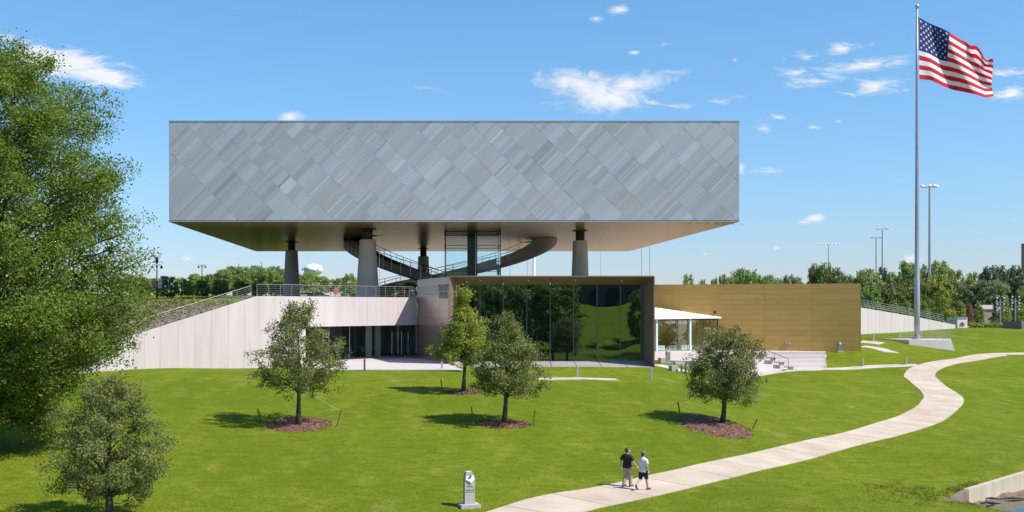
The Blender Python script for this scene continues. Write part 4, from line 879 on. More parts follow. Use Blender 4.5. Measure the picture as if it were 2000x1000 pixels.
def bough_geo(seed, H, th, Rr, prof, nb, ncl, per, ln, wd, clr, r0, lean=(0, 0), spread=.16, rise=.45, wobble=(.72, 1.15), start=.42):
    rng = np.random.default_rng(seed); hs = np.array([p[0] for p in prof]); rs = np.array([p[1] for p in prof]); tr = MB(); top = .86
    tp = []
    for f in np.linspace(0, 1, 10): tp.append(Vector((lean[0] * f + .012 * H * math.sin(f * 5 + seed), lean[1] * f + .010 * H * math.cos(f * 4 + seed), H * top * f)))
    o0 = tp[0].copy(); tp = [p - Vector((o0.x, o0.y, 0)) * (1 - i / 9) for i, p in enumerate(tp)]
    tr.tube(tp, [r0 * 1.4, r0 * 1.02] + [r0 * (1 - .93 * f) for f in np.linspace(.16, 1, 8)], 10)
    def axis_pt(z):
        f = min(max(z / (H * top), 0), .999) * 9; i = int(f); return tp[i].lerp(tp[i + 1], f - i)
    C, RD, BT = [], [], []; ga = 2.399963
    for k in range(nb):
        f = (k + rng.uniform(0, 1)) / nb; f = f ** 1.0; a = k * ga + rng.normal(0, .25); r1 = np.interp(f, hs, rs) * Rr * rng.uniform(*wobble)
        tip = np.array([r1 * math.cos(a) + lean[0] * f, r1 * math.sin(a) + lean[1] * f, th + (H - th) * f + rng.normal(0, .02) * H])
        zb = max(th * rng.uniform(.8, 1.05), tip[2] - rise * r1 - .05 * H); zb = min(zb, H * top * .97); b = np.array(axis_pt(zb)); d = tip - b; L_ = np.linalg.norm(d)
        bend = np.array([0, 0, .10 * L_]) ; bt_ = rng.uniform(.1, .9)
        P = lambda t: b + d * t + bend * (4 * t * (1 - t))
        rr_ = max(.010, r0 * .36 * (1 - .7 * f)); tr.tube([P(0), P(.25), P(.5), P(.75), P(.98)], [rr_, rr_ * .75, rr_ * .52, rr_ * .34, rr_ * .15], 5, False)
        n = max(4, int(ncl * (.45 + .75 * r1 / Rr)))
        for j in range(n):
            t = start + (1.04 - start) * rng.uniform() ** .75; sg = spread * L_ * (1.15 - .8 * t) + clr * .25
            c = P(t) + rng.normal(0, 1, 3) * sg * np.array([1, 1, .75]); C.append(c); RD.append(clr * rng.uniform(.6, 1.25)); BT.append(bt_)
            if rng.uniform() < .35: tr.tube([P(t - .12), c], [rr_ * .3, rr_ * .1], 3, False)
    C = np.array(C); RD = np.array(RD); V, q, t = leaves(rng, C, RD, per, ln, wd, outc=np.array([lean[0] * .5, lean[1] * .5, th + (H - th) * .35]), flat=.8)
    t = np.clip(t * .6 + np.repeat(np.repeat(np.array(BT), per), 4) * .4, 0, 1)
    return np_mesh('crown', V, q, t), tr.mesh('trunk')
def tree(name, label, cat, loc, geo, lm, group=None, scale=1, rz=0):
    t = thing(name, label, cat, loc, group); WL[t.name] = Vector((0, 0, 0))
    obj('trunk', geo[1], BARK, t, smooth=True); obj('crown', geo[0], lm, t); t.scale = scale if isinstance(scale, tuple) else (scale,) * 3; t.rotation_euler = (0, 0, rz); return t
OAKP = [(0, .62), (.12, .88), (.3, 1), (.5, .92), (.7, .68), (.88, .38), (1, .1)]
def oak(px, py, top, halfw, label, seed, lm, th=.28, prof=OAKP, name='young_oak', nb=50, ncl=10, per=36, ln=.15, wd=.072, lean=(0, 0), clr=.38, base=None, **kw):
    b = base or hit(px, py); H = (CZ + (HY - top) / F * b.y) - b.z; Rr = halfw / F * b.y
    g = bough_geo(seed, H, H * th, Rr, prof, nb, ncl, per, ln, wd, clr, .15, lean, **kw); return tree(name, label, 'tree', b, g, lm, 'young trees planted on the lawn'), b
t1, b1 = oak(583, 833, 592, 88, 'young oak with open bushy crown nearest the white wall', 11, LEAF_OAK, .31, lean=(-.1, 0))
t3, b3 = oak(984, 829, 616, 64, 'rounded grey green oak in front of the dark glass', 13, LEAF_OAK, .29, [(0, .75), (.1, .98), (.25, 1), (.45, .82), (.65, .66), (.85, .42), (1, .10)], lean=(.25, 0))
t2, b2 = oak(905, 767, 572, 58, 'slim yellow green tree with a pointed top', 12, LEAF_YEL, .32, [(0, .75), (.12, 1), (.3, .92), (.5, .60), (.68, .28), (.85, .11), (1, .03)], nb=46, ncl=9, per=40, clr=.42, ln=.19, wd=.09)
t4, b4 = oak(1411, 828, 644, 66, 'very round oak at the right in front of the terrace', 14, LEAF_OAK, .28, [(0, .68), (.1, .88), (.3, 1), (.5, 1), (.7, .86), (.88, .58), (1, .25)], lean=(.5, 0), wobble=(.85, 1.08), nb=52)
bl = at(216, 1032, 40.6); bl.z = tz(bl.x, bl.y)
t5, b5 = oak(216, 1032, 744, 116, 'small dark oak cut by the bottom edge at lower left', 15, LEAF_OAK, .19, [(0, .65), (.12, .9), (.3, 1), (.5, .98), (.7, .8), (.88, .52), (1, .2)], base=bl, nb=54, ncl=11, per=44, ln=.115, wd=.055, clr=.30, wobble=(.7, 1.12))
BB = Vector(((-30 - CX) / F * 53, 53, 0)); BB.z = tz(BB.x, BB.y)
BIGP = [(0, .38), (.06, .54), (.12, .74), (.22, .93), (.32, 1), (.5, .97), (.62, .92), (.72, .87), (.81, .77), (.88, .63), (.95, .45), (1, .16)]
g = bough_geo(31, 8 + (HY - 92) / F * 53 - BB.z, 1.6, 302 / F * 53, BIGP, 250, 19, 60, .145, .082, .64, .5, spread=.105, rise=.5, wobble=(.84, 1.05), start=.36)
tree('oak_tree', 'huge green oak filling the left edge of the lawn', 'tree', BB, g, LEAF_BIG)
# mulch rings and stakes
def mulch(px, py, rx, ry, label, seed):
    c = hit(px, py); rr_ = np.random.default_rng(seed); Rx = rx / F * c.y
    nz_ = abs(hit(px, py - ry).y - hit(px, py + ry).y) / 2; V_ = [(c.x, c.y, tz(c.x, c.y) + .14)]; F_ = []; n = 40; rings = 7
    for r_ in range(1, rings + 1):
        f = r_ / rings
        for k in range(n):
            a = 2 * math.pi * k / n; wb = 1 + .05 * math.sin(3 * a + seed) + .03 * math.sin(7 * a); x = c.x + Rx * f * wb * math.cos(a); y = c.y + nz_ * f * wb * math.sin(a)
            V_.append((x, y, tz(x, y) + (.13 * (1 - f ** 3) + rr_.normal(0, .022) if r_ < rings else -.03)))
    for k in range(n): F_.append((0, 1 + k, 1 + (k + 1) % n))
    for r_ in range(rings - 1):
        for k in range(n): a = 1 + r_ * n + k; b = 1 + r_ * n + (k + 1) % n; F_.append((a, a + n, b + n, b))
    o = obj('mulch_bed', MB().add(V_, F_), MULCH, org=c); tag(o, label, 'mulch bed', 'mulch rings under the young trees'); return c, Rx, nz_
MR = [mulch(583, 830, 63, 15, 'mulch ring under the oak nearest the white wall', 1), mulch(983, 828, 52, 9, 'mulch ring under the grey green oak before the glass', 2), mulch(906, 766, 34, 5.5, 'small mulch ring under the yellow green tree', 3), mulch(1397, 832, 66, 20, 'mulch ring under the round oak at the right', 4)]
# loose bark chips on the rings
rng = np.random.default_rng(5); V = []
for (c, rx_, ry_) in MR:
    n = 900; a = rng.uniform(0, 2 * math.pi, n); f = np.sqrt(rng.uniform(0, 1.08, n)); x = c.x + rx_ * f * np.cos(a); y = c.y + ry_ * f * np.sin(a); z = terrain(x, y) + .10 * (1 - np.clip(f, 0, 1) ** 3) + .03
    V.append(np.stack([x, y, z], 1))
V = np.concatenate(V); n = len(V); d = rng.normal(0, 1, (n, 3)); d[:, 2] *= .4; d /= np.linalg.norm(d, axis=1)[:, None]; e = np.cross(d, rng.normal(0, 1, (n, 3))); e /= np.linalg.norm(e, axis=1)[:, None]
W4 = np.stack([V - d * .06 - e * .018, V - d * .06 + e * .018, V + d * .06 + e * .018, V + d * .06 - e * .018], 1).reshape(-1, 3)
CHIP = leaf_mat('bark_chip', (.10, .045, .028), (.37, .20, .13), .0)
obj('bark_chips', np_mesh('bark_chips', W4, np.arange(n * 4).reshape(n, 4), np.repeat(rng.uniform(0, 1, n), 4)), CHIP, kind='stuff')
for k, (x0, y0, x1, y1, lab) in enumerate(((511, 823, 503, 798, 'wooden stake left of the oak nearest the white wall'), (656, 833, 667, 800, 'wooden stake right of the oak nearest the white wall'), (864, 763, 861, 740, 'wooden stake left of the yellow green tree'), (957, 767, 961, 750, 'wooden stake just right of the yellow green tree'), (924, 826, 921, 795, 'wooden stake left of the oak before the glass'), (1041, 832, 1045, 801, 'wooden stake right of the oak before the glass'), (1330, 817, 1324, 785, 'wooden stake left of the round right oak'), (1467, 838, 1479, 819, 'leaning wooden stake right of the round right oak'))):
    b = hit(x0, y0); t = at(x1, y1, b.y - .1); s_ = obj('tree_stake', MB().beam(b - Vector((0, 0, .15)), t, .07, .07, (0, 1, 0)), WOODS, org=b); tag(s_, lab, 'stake', 'wooden tree stakes')
b = hit(656, 833); c = obj('guy_wire', MB().tube([at(666, 803, b.y - .1), Vector((b1.x + .05, b1.y, b1.z + 2.3))], .006, 4), M('wire_pale', (.45, .45, .40), .6, 0, .03, 3), org=b); tag(c, 'thin pale guy wire from right stake to the oak', 'wire')

# background trees: shared shapes
RND = [(0, .6), (.12, .88), (.35, 1), (.6, .97), (.8, .84), (.92, .62), (1, .36)]
CON = [(0, .75), (.1, 1), (.3, .85), (.55, .55), (.8, .25), (1, .04)]
VAR = [tree_geo(100 + k, 1.0 * 10, 1.6, 4.6, RND, 120, 48, .55, .36, .95, .22, 12) for k in range(4)]
YNG = [tree_geo(120 + k, 10, 1.5, 2.6, [(0, .6), (.15, .95), (.35, 1), (.6, .75), (.85, .35), (1, .08)], 90, 40, .42, .25, .7, .16, 10) for k in range(2)]
CNF = tree_geo(130, 10, .8, 3.2, CON, 110, 45, .4, .2, .6, .2, 8)
protos = {}
def bgtree(px, top, base, halfw, Y, geo, lm, label, group, name='tree', rz=None, zb=None):
    z0 = zb if zb is not None else CZ + (HY - base) / F * Y; z1 = CZ + (HY - top) / F * Y; X = (px - CX) / F * Y
    rad = {id(g_): 4.9 for g_ in VAR}; rad.update({id(g_): 2.8 for g_ in YNG}); rad[id(CNF)] = 3.3
    s = (halfw / F * Y / rad[id(geo)],) * 2 + ((z1 - z0) / 10.2,); rz = random.uniform(0, 6.28) if rz is None else rz; key = (id(geo), lm.name)
    if key in protos: t = copy_tree(protos[key], (X, Y, z0), rz, s, label, group)
    else:
        t = tree(name, label, 'tree', (X, Y, z0), geo, lm, group, s, rz)
        if any(len(p) for p in protos if p[0] == id(geo)):
            pass
        geo[0].materials.clear(); geo[0].materials.append(lm)
        protos[key] = t
    return t
# crown mesh copies per material so shared meshes keep their own colour
def gm(geo): return (geo[0].copy(), geo[1].copy())
SETS = {}
def S(kind, lm):
    key = (kind, lm.name)
    if key not in SETS: SETS[key] = [gm(g_) for g_ in ({'r': VAR, 'y': YNG, 'c': [CNF]}[kind])]
    return SETS[key]
def bt(px, top, base, halfw, Y, kind, lm, label, group, zb=None):
    st = S(kind, lm); k = (int(px) * 7) % len(st); geo = st[k]; key = (kind, lm.name, k)
    R0_ = {'r': 4.9, 'y': 2.8, 'c': 3.3}[kind]; z0 = zb if zb is not None else CZ + (HY - base) / F * Y; z1 = CZ + (HY - top) / F * Y
    s = (halfw / F * Y / R0_,) * 2 + ((z1 - z0) / 10.1,); rz = random.uniform(0, 6.28); X = (px - CX) / F * Y
    nm = {'r': 'broadleaf_tree', 'y': 'sapling_tree', 'c': 'conifer_tree'}[kind]
    if key in protos: return copy_tree(protos[key], (X, Y, z0), rz, s, label, group)
    protos[key] = t = tree(nm, label, 'tree', (X, Y, z0), geo, lm, group, s, rz); return t
GR = 'trees beyond the gold wall'
gold_row = [(1345, 540, 15, 'small lone tree peeking over the gold wall near the pavilion'), (1373, 549, 10, 'tiny tree top just showing over the gold wall'), (1395, 545, 11, 'second small tree top above the gold wall'), (1411, 538, 10, 'narrow pale tree above the gold wall')]
for px, top, hw, lab in gold_row: bt(px, top, 0, hw, 235, 'r', LEAF_BG, lab, GR, 4.3)
GROW = ((1424, 545, 14, LEAF_BG), (1445, 528, 23, LEAF_BG), (1466, 531, 22, LEAF_BG), (1480, 540, 12, LEAF_DK), (1500, 541, 23, LEAF_BG), (1522, 546, 14, LEAF_BG), (1540, 541, 18, LEAF_GR), (1556, 545, 16, LEAF_GR), (1590, 519, 17, LEAF_OL), (1610, 517, 22, LEAF_BG), (1634, 527, 22, LEAF_OL), (1655, 540, 18, LEAF_BG), (1672, 545, 16, LEAF_BG))
ORD2 = 'fifth sixth seventh eighth ninth tenth eleventh twelfth thirteenth fourteenth fifteenth sixteenth seventeenth'.split()
for k_, (px, top, hw, lm) in enumerate(GROW):
    bt(px, top, 0, hw, random.uniform(228, 250), 'r', lm, ORD2[k_] + ' tree crown from the left above the gold wall', GR, 4.3)
WG = 'trees in the wood at the right'
for px, top, base, hw, Y, lm, lab in ((1692, 530, 640, 32, 215, LEAF_BG, 'broad green tree just right of the gold wall end'), (1725, 525, 600, 14, 300, LEAF_DK, 'small dark tree below the twin far masts'), (1742, 534, 600, 16, 290, LEAF_BG, 'green tree between the far masts and flagpole'), (1775, 513, 620, 30, 260, LEAF_BG, 'tall round dark green tree left of the flagpole'), (1812, 522, 620, 22, 262, LEAF_BG, 'green tree showing between flagpole and light mast'), (1836, 514, 620, 24, 258, LEAF_BG, 'tall green tree right of the light mast'), (1865, 532, 620, 22, 262, LEAF_BG, 'green tree sloping away right of the light mast'),
        (1740, 557, 640, 34, 205, LEAF_OL, 'dull olive tree behind the ramp wall'), (1785, 548, 640, 34, 208, LEAF_OL, 'large olive tree directly behind the flagpole'), (1832, 540, 640, 38, 212, LEAF_LT, 'bright yellow green broad tree behind the light mast'), (1865, 550, 640, 26, 214, LEAF_OL, 'olive tree at the middle of the wood'), (1897, 537, 640, 20, 240, LEAF_LT, 'pale green tree with pointed top in the wood'),
        (1895, 556, 642, 32, 205, LEAF_GR, 'grey green broad tree above the rusty sapling'), (1932, 550, 645, 40, 203, LEAF_GR, 'biggest grey green tree at the right of the wood'), (1932, 524, 620, 20, 290, LEAF_DK, 'first of three dark trees on the right skyline'), (1954, 522, 620, 18, 292, LEAF_DK, 'second of three dark trees on the right skyline'), (1982, 522, 620, 24, 294, LEAF_DK, 'third dark tree beside the brown tower'), (1985, 543, 645, 40, 222, LEAF_DK, 'deep green tree at the right edge of the wood'), (2040, 540, 645, 42, 222, LEAF_BG, 'green tree cut by the right edge'), (1700, 560, 640, 26, 195, LEAF_BG, 'low green tree behind the high end of the ramp wall'), (2015, 560, 645, 34, 208, LEAF_BG, 'lower green tree cut by the right edge')):
    bt(px, top, base, hw, Y, 'r', lm, lab, WG)
YG = 'young trees along the far street'
for px, top, base, hw, lab in ((1745, 583, 632, 13, 'first bright young tree behind the ramp wall'), (1772, 588, 635, 11, 'bright young tree left of the flagpole foot'), (1806, 588, 637, 11, 'bright young tree right of the flagpole foot'), (1840, 563, 638, 24, 'largest bright young tree above the ramp end'), (1876, 588, 640, 16, 'bright young tree left of the rusty sapling'), (1913, 588, 642, 12, 'bright young tree right of the rusty sapling'), (1964, 583, 644, 12, 'bright young tree between two floodlight poles'), (1994, 592, 645, 14, 'bright young tree at the right edge')):
    bt(px, top, base, hw, random.uniform(176, 186), 'y', LEAF_LT, lab, YG)
bt(1893, 588, 642, 8, 174, 'y', LEAF_RD, 'rusty brown sapling with dry leaves', YG); bt(1945, 590, 646, 15, 178, 'c', LEAF_DK, 'dark pointed evergreen left of the floodlight pole', YG)
# left background
LG = 'trees on the upper lawn at the left'
for px, top, hw, Y, lab in ((327, 540, 22, 152, 'round street tree with a bare trunk beside the lamp'), (354, 543, 17, 172, 'small round tree on the upper lawn'), (368, 549, 11, 176, 'slim bright tree on the upper lawn'), (377, 550, 11, 182, 'slim tree above the round white sign'), (395, 548, 16, 168, 'tree half hidden by the railing slope')):
    X = (px - CX) / F * Y; bt(px, top, 0, hw, Y, 'r', LEAF_BG if hw > 12 else LEAF_LT, lab, LG, up_xy(X, Y) - .1)
ORD = 'first second third fourth fifth sixth seventh eighth ninth tenth eleventh twelfth thirteenth fourteenth fifteenth sixteenth seventeenth eighteenth nineteenth twentieth'.split() + ['twenty first', 'twenty second', 'twenty third', 'twenty fourth']
DENSE = ((292, 545, 24, 190), (270, 540, 30, 200), (240, 535, 30, 210), (415, 535, 22, 196), (436, 528, 22, 190), (455, 521, 25, 198), (478, 523, 24, 200), (500, 521, 24, 204), (520, 526, 22, 200), (537, 522, 22, 206), (552, 527, 22, 210), (590, 536, 22, 230), (605, 534, 22, 232), (628, 541, 20, 236), (646, 546, 16, 240), (664, 544, 14, 236), (690, 556, 14, 240), (400, 540, 18, 230), (380, 536, 18, 240), (430, 548, 18, 170), (470, 550, 18, 172), (505, 552, 18, 176), (540, 552, 18, 180))
for px, top, hw, Y in DENSE:
    X = (px - CX) / F * Y; bt(px, top, 0, hw, Y, 'r', LEAF_BG, ORD[sorted(d_[0] for d_ in DENSE).index(px)] + ' tree from the left in the dense row behind the steel railing', 'dense tree row behind the railing', up_xy(X, Y) - .1)
bt(682, 536, 0, 17, 215, 'r', LEAF_LT, 'bright yellow green tree left of the thick column', LG, 8.9)
# low shrubs on the deck behind the stair
for k, (px, top, hw, Y, lab) in enumerate(((770, 557, 22, 150, 'low green shrub behind the lower end of the stair'), (800, 553, 18, 152, 'taller green shrub beside the small rear column'), (748, 560, 12, 150, 'little shrub right of the thick column foot'))):
    bt(px, top, 0, hw, Y, 'r', LEAF_BG, lab, 'shrubs on the deck', 8.8)
for k, (x, y) in enumerate(((118, 118), (128, 104), (122, 92), (134, 80), (126, 68), (140, 110), (150, 95))):
    copy_tree(protos[[q for q in protos if q[0] == 'r' and q[1] == LEAF_BG.name][k % 3]], (x, y, tz(x, y) - .2), k * 1.3, (1.25, 1.25, 1.15), ['nearest', 'second', 'third', 'fourth', 'fifth', 'sixth', 'seventh'][k] + ' tree of the grove beyond the right edge of the lawn', 'grove beyond the lawn')
# planting rows on the bank
rng = np.random.default_rng(9); C = []
for i in range(22):
    for j in range(26):
        t = 1.10 + i * .045 + rng.normal(0, .006); d = 1 + j * 1.1 + rng.normal(0, .15); p = wp(t, d); C.append((p.x, p.y, float(upper_z(np.array([t]), np.array([d]))[0]) + .25))
C = np.array(C); V, q, t = leaves(rng, C, np.full(len(C), .46), 46, .24, .11); obj('groundcover', np_mesh('groundcover', V, q, t), LEAF_OL, kind='stuff')

# ------------------------------------------------------------------ world behind the camera, seen in the glass
BG2 = 'trees on the slope across the pond'
for px, top, base, hw, Yp, lm, lab in ((1085, 556, 690, 62, -20, LEAF_BIG, 'broad dark tree mirrored in the pavilion glass'), (1000, 552, 668, 50, -34, LEAF_BG, 'dense tree left of the mirrored broad tree'), (945, 548, 664, 46, -30, LEAF_BG, 'dense tree at the left of the mirrored grove'), (900, 540, 664, 44, -36, LEAF_BG, 'tree at the far left of the mirrored grove'), (1050, 535, 655, 50, -62, LEAF_BG, 'tall tree behind the mirrored broad tree'), (970, 530, 655, 60, -66, LEAF_BG, 'tall tree behind the mirrored grove'), (1120, 545, 640, 30, -80, LEAF_BG, 'tree beside the top of the mirrored slope'), (1242, 566, 672, 30, -28, LEAF_BG, 'dark tree at the right of the mirrored slope'), (1275, 555, 668, 36, -36, LEAF_BG, 'outer dark tree right of the mirrored slope'), (860, 535, 660, 48, -40, LEAF_BG, 'outermost tree of the mirrored grove')):
    Yv = 202 - Yp; X = (px - CX) / F * Yv; z0 = tz(X, Yp) - .1; z1 = CZ + (HY - top) / F * Yv; st = S('r', lm); k = px % 4; key = ('r', lm.name, k); s = (hw / F * Yv / 4.9,) * 2 + (max(z1 - z0, 4) / 10.4,)
    if key in protos: copy_tree(protos[key], (X, Yp, z0), random.uniform(0, 6), s, lab, BG2)
    else: protos[key] = tree('broadleaf_tree', lab, 'tree', (X, Yp, z0), st[k], lm, BG2, s)
arc = thing('arcaded_building', 'dark brick building with arched openings across the pond', 'building', (52, -112, 8.5))
BRK = M('dark_brick', (.16, .10, .09), .85, 0, .12, 3, .2, 20)
obj('wall', MB().box((55, -118, 14), (60, 10, 13)), BRK, arc)
for k in range(9):
    x = 30 + k * 6; pl_ = [(x - 1.6, -112.9, 8), (x + 1.6, -112.9, 8)] + [(x + 1.6 * math.cos(a), -112.9, 11.5 + 1.6 * math.sin(a)) for a in np.linspace(0, math.pi, 9)]
    obj('arch', MB().prism(pl_, (0, .2, 0)), DARK, arc)

# ------------------------------------------------------------------ bollards, stones, monuments
BOL = M('bollard_grey', (.40, .38, .36), .6, .2, .06, 4); BOLD = M('bollard_dark', (.14, .13, .13), .5, .4, .06, 4)
def bollard(px, py, h, mat, label, wd=.17):
    b = hit(px, py) if not isinstance(px, Vector) else px; t = thing('light_bollard', label, 'bollard', b, 'light bollards around the lawn')
    obj('post', MB().box(b + Vector((0, 0, h / 2 - .06)), (wd, wd, h - .12)), mat, t); obj('cap', MB().box(b + Vector((0, 0, h - .035)), (wd, wd * 1.02, .07)), mat, t); obj('lens', MB().box(b + Vector((0, 0, h - .10)), (wd * .8, wd * .8, .07)), WHITEP, t)
for px, py, h, mt, lab in ((712, 724, 1.05, BOLD, 'dark bollard at the lawn edge before the glass entrance'), (863, 723, .95, BOL, 'grey bollard left of the yellow green tree'), (1128, 738, .95, BOL, 'pale bollard on the lawn before the middle of the glass'), (1272, 741, .95, BOL, 'pale bollard at the right corner of the pavilion'), (1685, 716, .95, BOL, 'pale bollard on the bank right of the seating steps'), (1770, 712.5, .9, BOL, 'pale bollard where the sidewalk meets the path'), (1706, 667, .9, BOL, 'small bollard beside the upper sidewalk near the gold wall'), (1331, 727, .7, BOLD, 'thin dark post on the grass strip by the terrace'), (1339, 730, 1.0, BOLD, 'thicker dark post on the grass strip by the terrace'), (1497, 747, .45, BOLD, 'low dark fitting in the lawn below the steps'), (1615, 685, .5, BOLD, 'short dark fitting at the top corner of the seating steps')):
    bollard(px, py, h, mt, lab, .17 if mt is BOL else .15)
def stone_block(px, py, wd, h, label):
    b = hit(px, py); o = obj('stone_block', MB().box(b + Vector((0, 0, h / 2 - .05)), (wd, .7, h + .1), .2), STONE, org=b); me = o.data
    bm = bmesh.new(); bm.from_mesh(me); bmesh.ops.bevel(bm, geom=bm.edges[:], offset=.025, segments=2, affect='EDGES'); bm.to_mesh(me); bm.free(); tag(o, label, 'stone seat', 'stone blocks by the terrace')
stone_block(1294, 709, .68, .5, 'square stone block beside the small terrace monument'); stone_block(1315.5, 724, .66, .45, 'square stone block on the lower side of the sidewalk'); stone_block(1326, 712.5, 1.1, .3, 'low long stone block at the terrace edge')
def monument(loc, h, rz, label, with_text, col=STONE):
    t = thing('stone_marker', label, 'monument', loc, 'stone markers along the path'); WL[t.name] = Vector((0, 0, 0))
    k = h / 1.42
    obj('plinth', MB().box((0, 0, .05 * k), (.80 * k, .62 * k, .16 * k)), STONE, t)
    # pillar with a chiselled diamond shaped head
    pts_ = [(-.205, .13), (.205, .13), (.205, 1.16), (.09, 1.42), (-.15, 1.40), (-.205, 1.10)]
    o = obj('pillar', MB().prism([(x * k, -.13 * k, z * k) for x, z in pts_], (0, .26 * k, 0)), col, t)
    obj('tilted_plaque', MB().prism([(-.17 * k, -.16 * k, 1.10 * k), (.05 * k, -.20 * k, .98 * k), (.19 * k, -.16 * k, 1.14 * k), (.10 * k, -.10 * k, 1.40 * k), (-.12 * k, -.10 * k, 1.41 * k)], (0, .03 * k, .015 * k)), M('pale_plaque', (.70, .69, .72), .5, 0, .03, 4) if 'pale_plaque' not in bpy.data.materials else bpy.data.materials['pale_plaque'], t)
    obj('emblem', MB().prism([(.01 * k + .045 * k * math.cos(a), -.182 * k + .004, 1.24 * k + .065 * k * math.sin(a)) for a in np.linspace(0, 2 * math.pi, 7)[:-1]], (0, -.02 * k, 0)), M('emblem_green', (.10, .16, .12), .5, .2, .1, 6) if 'emblem_green' not in bpy.data.materials else bpy.data.materials['emblem_green'], t)
    if with_text:
        for s_, z, sz in (('THE HILL', .80, .075), ('\u2022', .745, .05), ('COURAGE AND', .67, .052), ('SACRIFICE FOR ALL', .60, .042)): text_mesh(s_, sz * k * .95, TXT, (0, -.134 * k, z * k), (1, 0, 0), (0, 0, 1), 'lettering', t, ext=.003)
    t.location = loc; t.rotation_euler = (0, 0, rz); return t
monument(hit(916, 990), 1.48, R(14), 'pale stone marker with engraved text on the near lawn', True)
monument(hit(1304.5, 711), 1.55, R(-15), 'small stone marker on the grass beside the terrace', False)
monument(hit(1640, 687), 1.25, R(0), 'grey marker with round pale disc at the gold wall', False, M('marker_grey', (.22, .22, .24), .5, .2, .06, 3))
# sign box at the end of the ramp wall
sg = thing('sign_kiosk', 'white sign box with red and black arch emblem beyond the ramp', 'sign', at(1880, 641, 168))
def sp(px, py, Y): return at(px, py, Y)
obj('front_face', MB().prism([sp(1870, 641, 168), sp(1889.5, 642, 168), sp(1889.5, 620.5, 168), sp(1870, 620.5, 168)], (0, .12, 0)), WHITEP, sg)
obj('side_face', MB().prism([sp(1869.6, 640, 168.2), sp(1850, 632, 170), sp(1850, 621, 170), sp(1869.6, 620.5, 168.2)], (0, .12, 0)), M('sign_grey', (.62, .63, .68), .6, 0, .04, 3), sg)
obj('top_band', MB().prism([sp(1869, 621.2, 167.9), sp(1890, 621.2, 167.9), sp(1890, 619.2, 167.9), sp(1869, 619.2, 167.9)], (0, .3, 0)), STEEL, sg)
cx_, cy_ = 1879.7, 632.5; arch = []
for a in np.linspace(0, math.pi, 11): arch.append((cx_ + 3.9 * math.cos(a), cy_ - .5 - 3.4 * math.sin(a)))
for a in np.linspace(math.pi, 0, 11): arch.append((cx_ + 2.7 * math.cos(a), cy_ - .5 - 2.4 * math.sin(a)))
m = MB(); m.prism([sp(cx_ - 3.9, cy_ + 4, 167.95), sp(cx_ - 2.7, cy_ + 4, 167.95), sp(cx_ - 2.7, cy_ - 2, 167.95), sp(cx_ - 3.9, cy_ - 2, 167.95)], (0, -.03, 0)); m.prism([sp(cx_ + 2.7, cy_ + 4, 167.95), sp(cx_ + 3.9, cy_ + 4, 167.95), sp(cx_ + 3.9, cy_ - 2, 167.95), sp(cx_ + 2.7, cy_ - 2, 167.95)], (0, -.03, 0))
obj('emblem_arch', m, TXT, sg)
m = MB(); m.prism([sp(cx_ - 1.4, cy_ + 4, 167.95), sp(cx_ + 1.4, cy_ + 4, 167.95), sp(cx_ + 1.6, cy_ - 1, 167.95), sp(cx_ + .3, cy_ - 4.4, 167.95), sp(cx_ - .4, cy_ - 4.4, 167.95), sp(cx_ - 1.6, cy_ - 1, 167.95)], (0, -.03, 0)); obj('emblem_figure', m, RED, sg)
text_mesh('VISIT US', .42, TXT, sp(1861, 629.5, 168.6), (1, -.08, 0), (0, 0, 1), 'lettering', sg, ext=.01)
# ------------------------------------------------------------------ masts, lamps, far things
def mast(px, top, Y, r_, label, nlamp, spread, mat=POLE, zb=4.2, lampm=WHITEP, disc=True, group='tall light masts'):
    X = (px - CX) / F * Y; zt_ = CZ + (HY - top) / F * Y; t = thing('light_mast', label, 'light mast', (X, Y, zb), group)
    obj('pole', MB().tube([(X, Y, zb), (X, Y, zt_)], [r_, r_ * .55], 10), mat, t)
    if nlamp:
        obj('crossarm', MB().box((X, Y, zt_ - .1), (spread * 2, .2, .12)), mat, t)
        for k in range(nlamp):
            x = X - spread + 2 * spread * k / (nlamp - 1); y = Y + (math.sin(math.pi * k / (nlamp - 1)) * spread * .8 * (1 if k % 2 else -1) if disc else 0)
            obj('lamp', MB().lathe([(.25, .35), (.50, 0), (.46, -.12)], (x, y, zt_ - .15), 10), lampm, t)
mast(1815.5, 363, 238, .36, 'tall white light mast right of the flagpole with ring of lamps', 7, 1.6)
LM = mast(1618, 476, 480, .30, 'distant pale floodlight mast above the gold wall', 5, 3.0, disc=False)
mast(1711, 464, 620, .36, 'shorter of two distant dark twin masts', 4, 2.6, BOLD, lampm=BOLD); mast(1723, 447, 620, .40, 'taller of two distant dark twin masts', 4, 3.2, BOLD, lampm=BOLD)
mast(1043, 486, 240, .55, 'thick white mast showing under the raised hall', 0, 0, WHITEP); mast(1253, 440, 300, .13, 'left of two thin poles by the hall right corner', 0, 0, STEEL); mast(1269, 440, 300, .13, 'right of two thin poles by the hall right corner', 0, 0, STEEL)
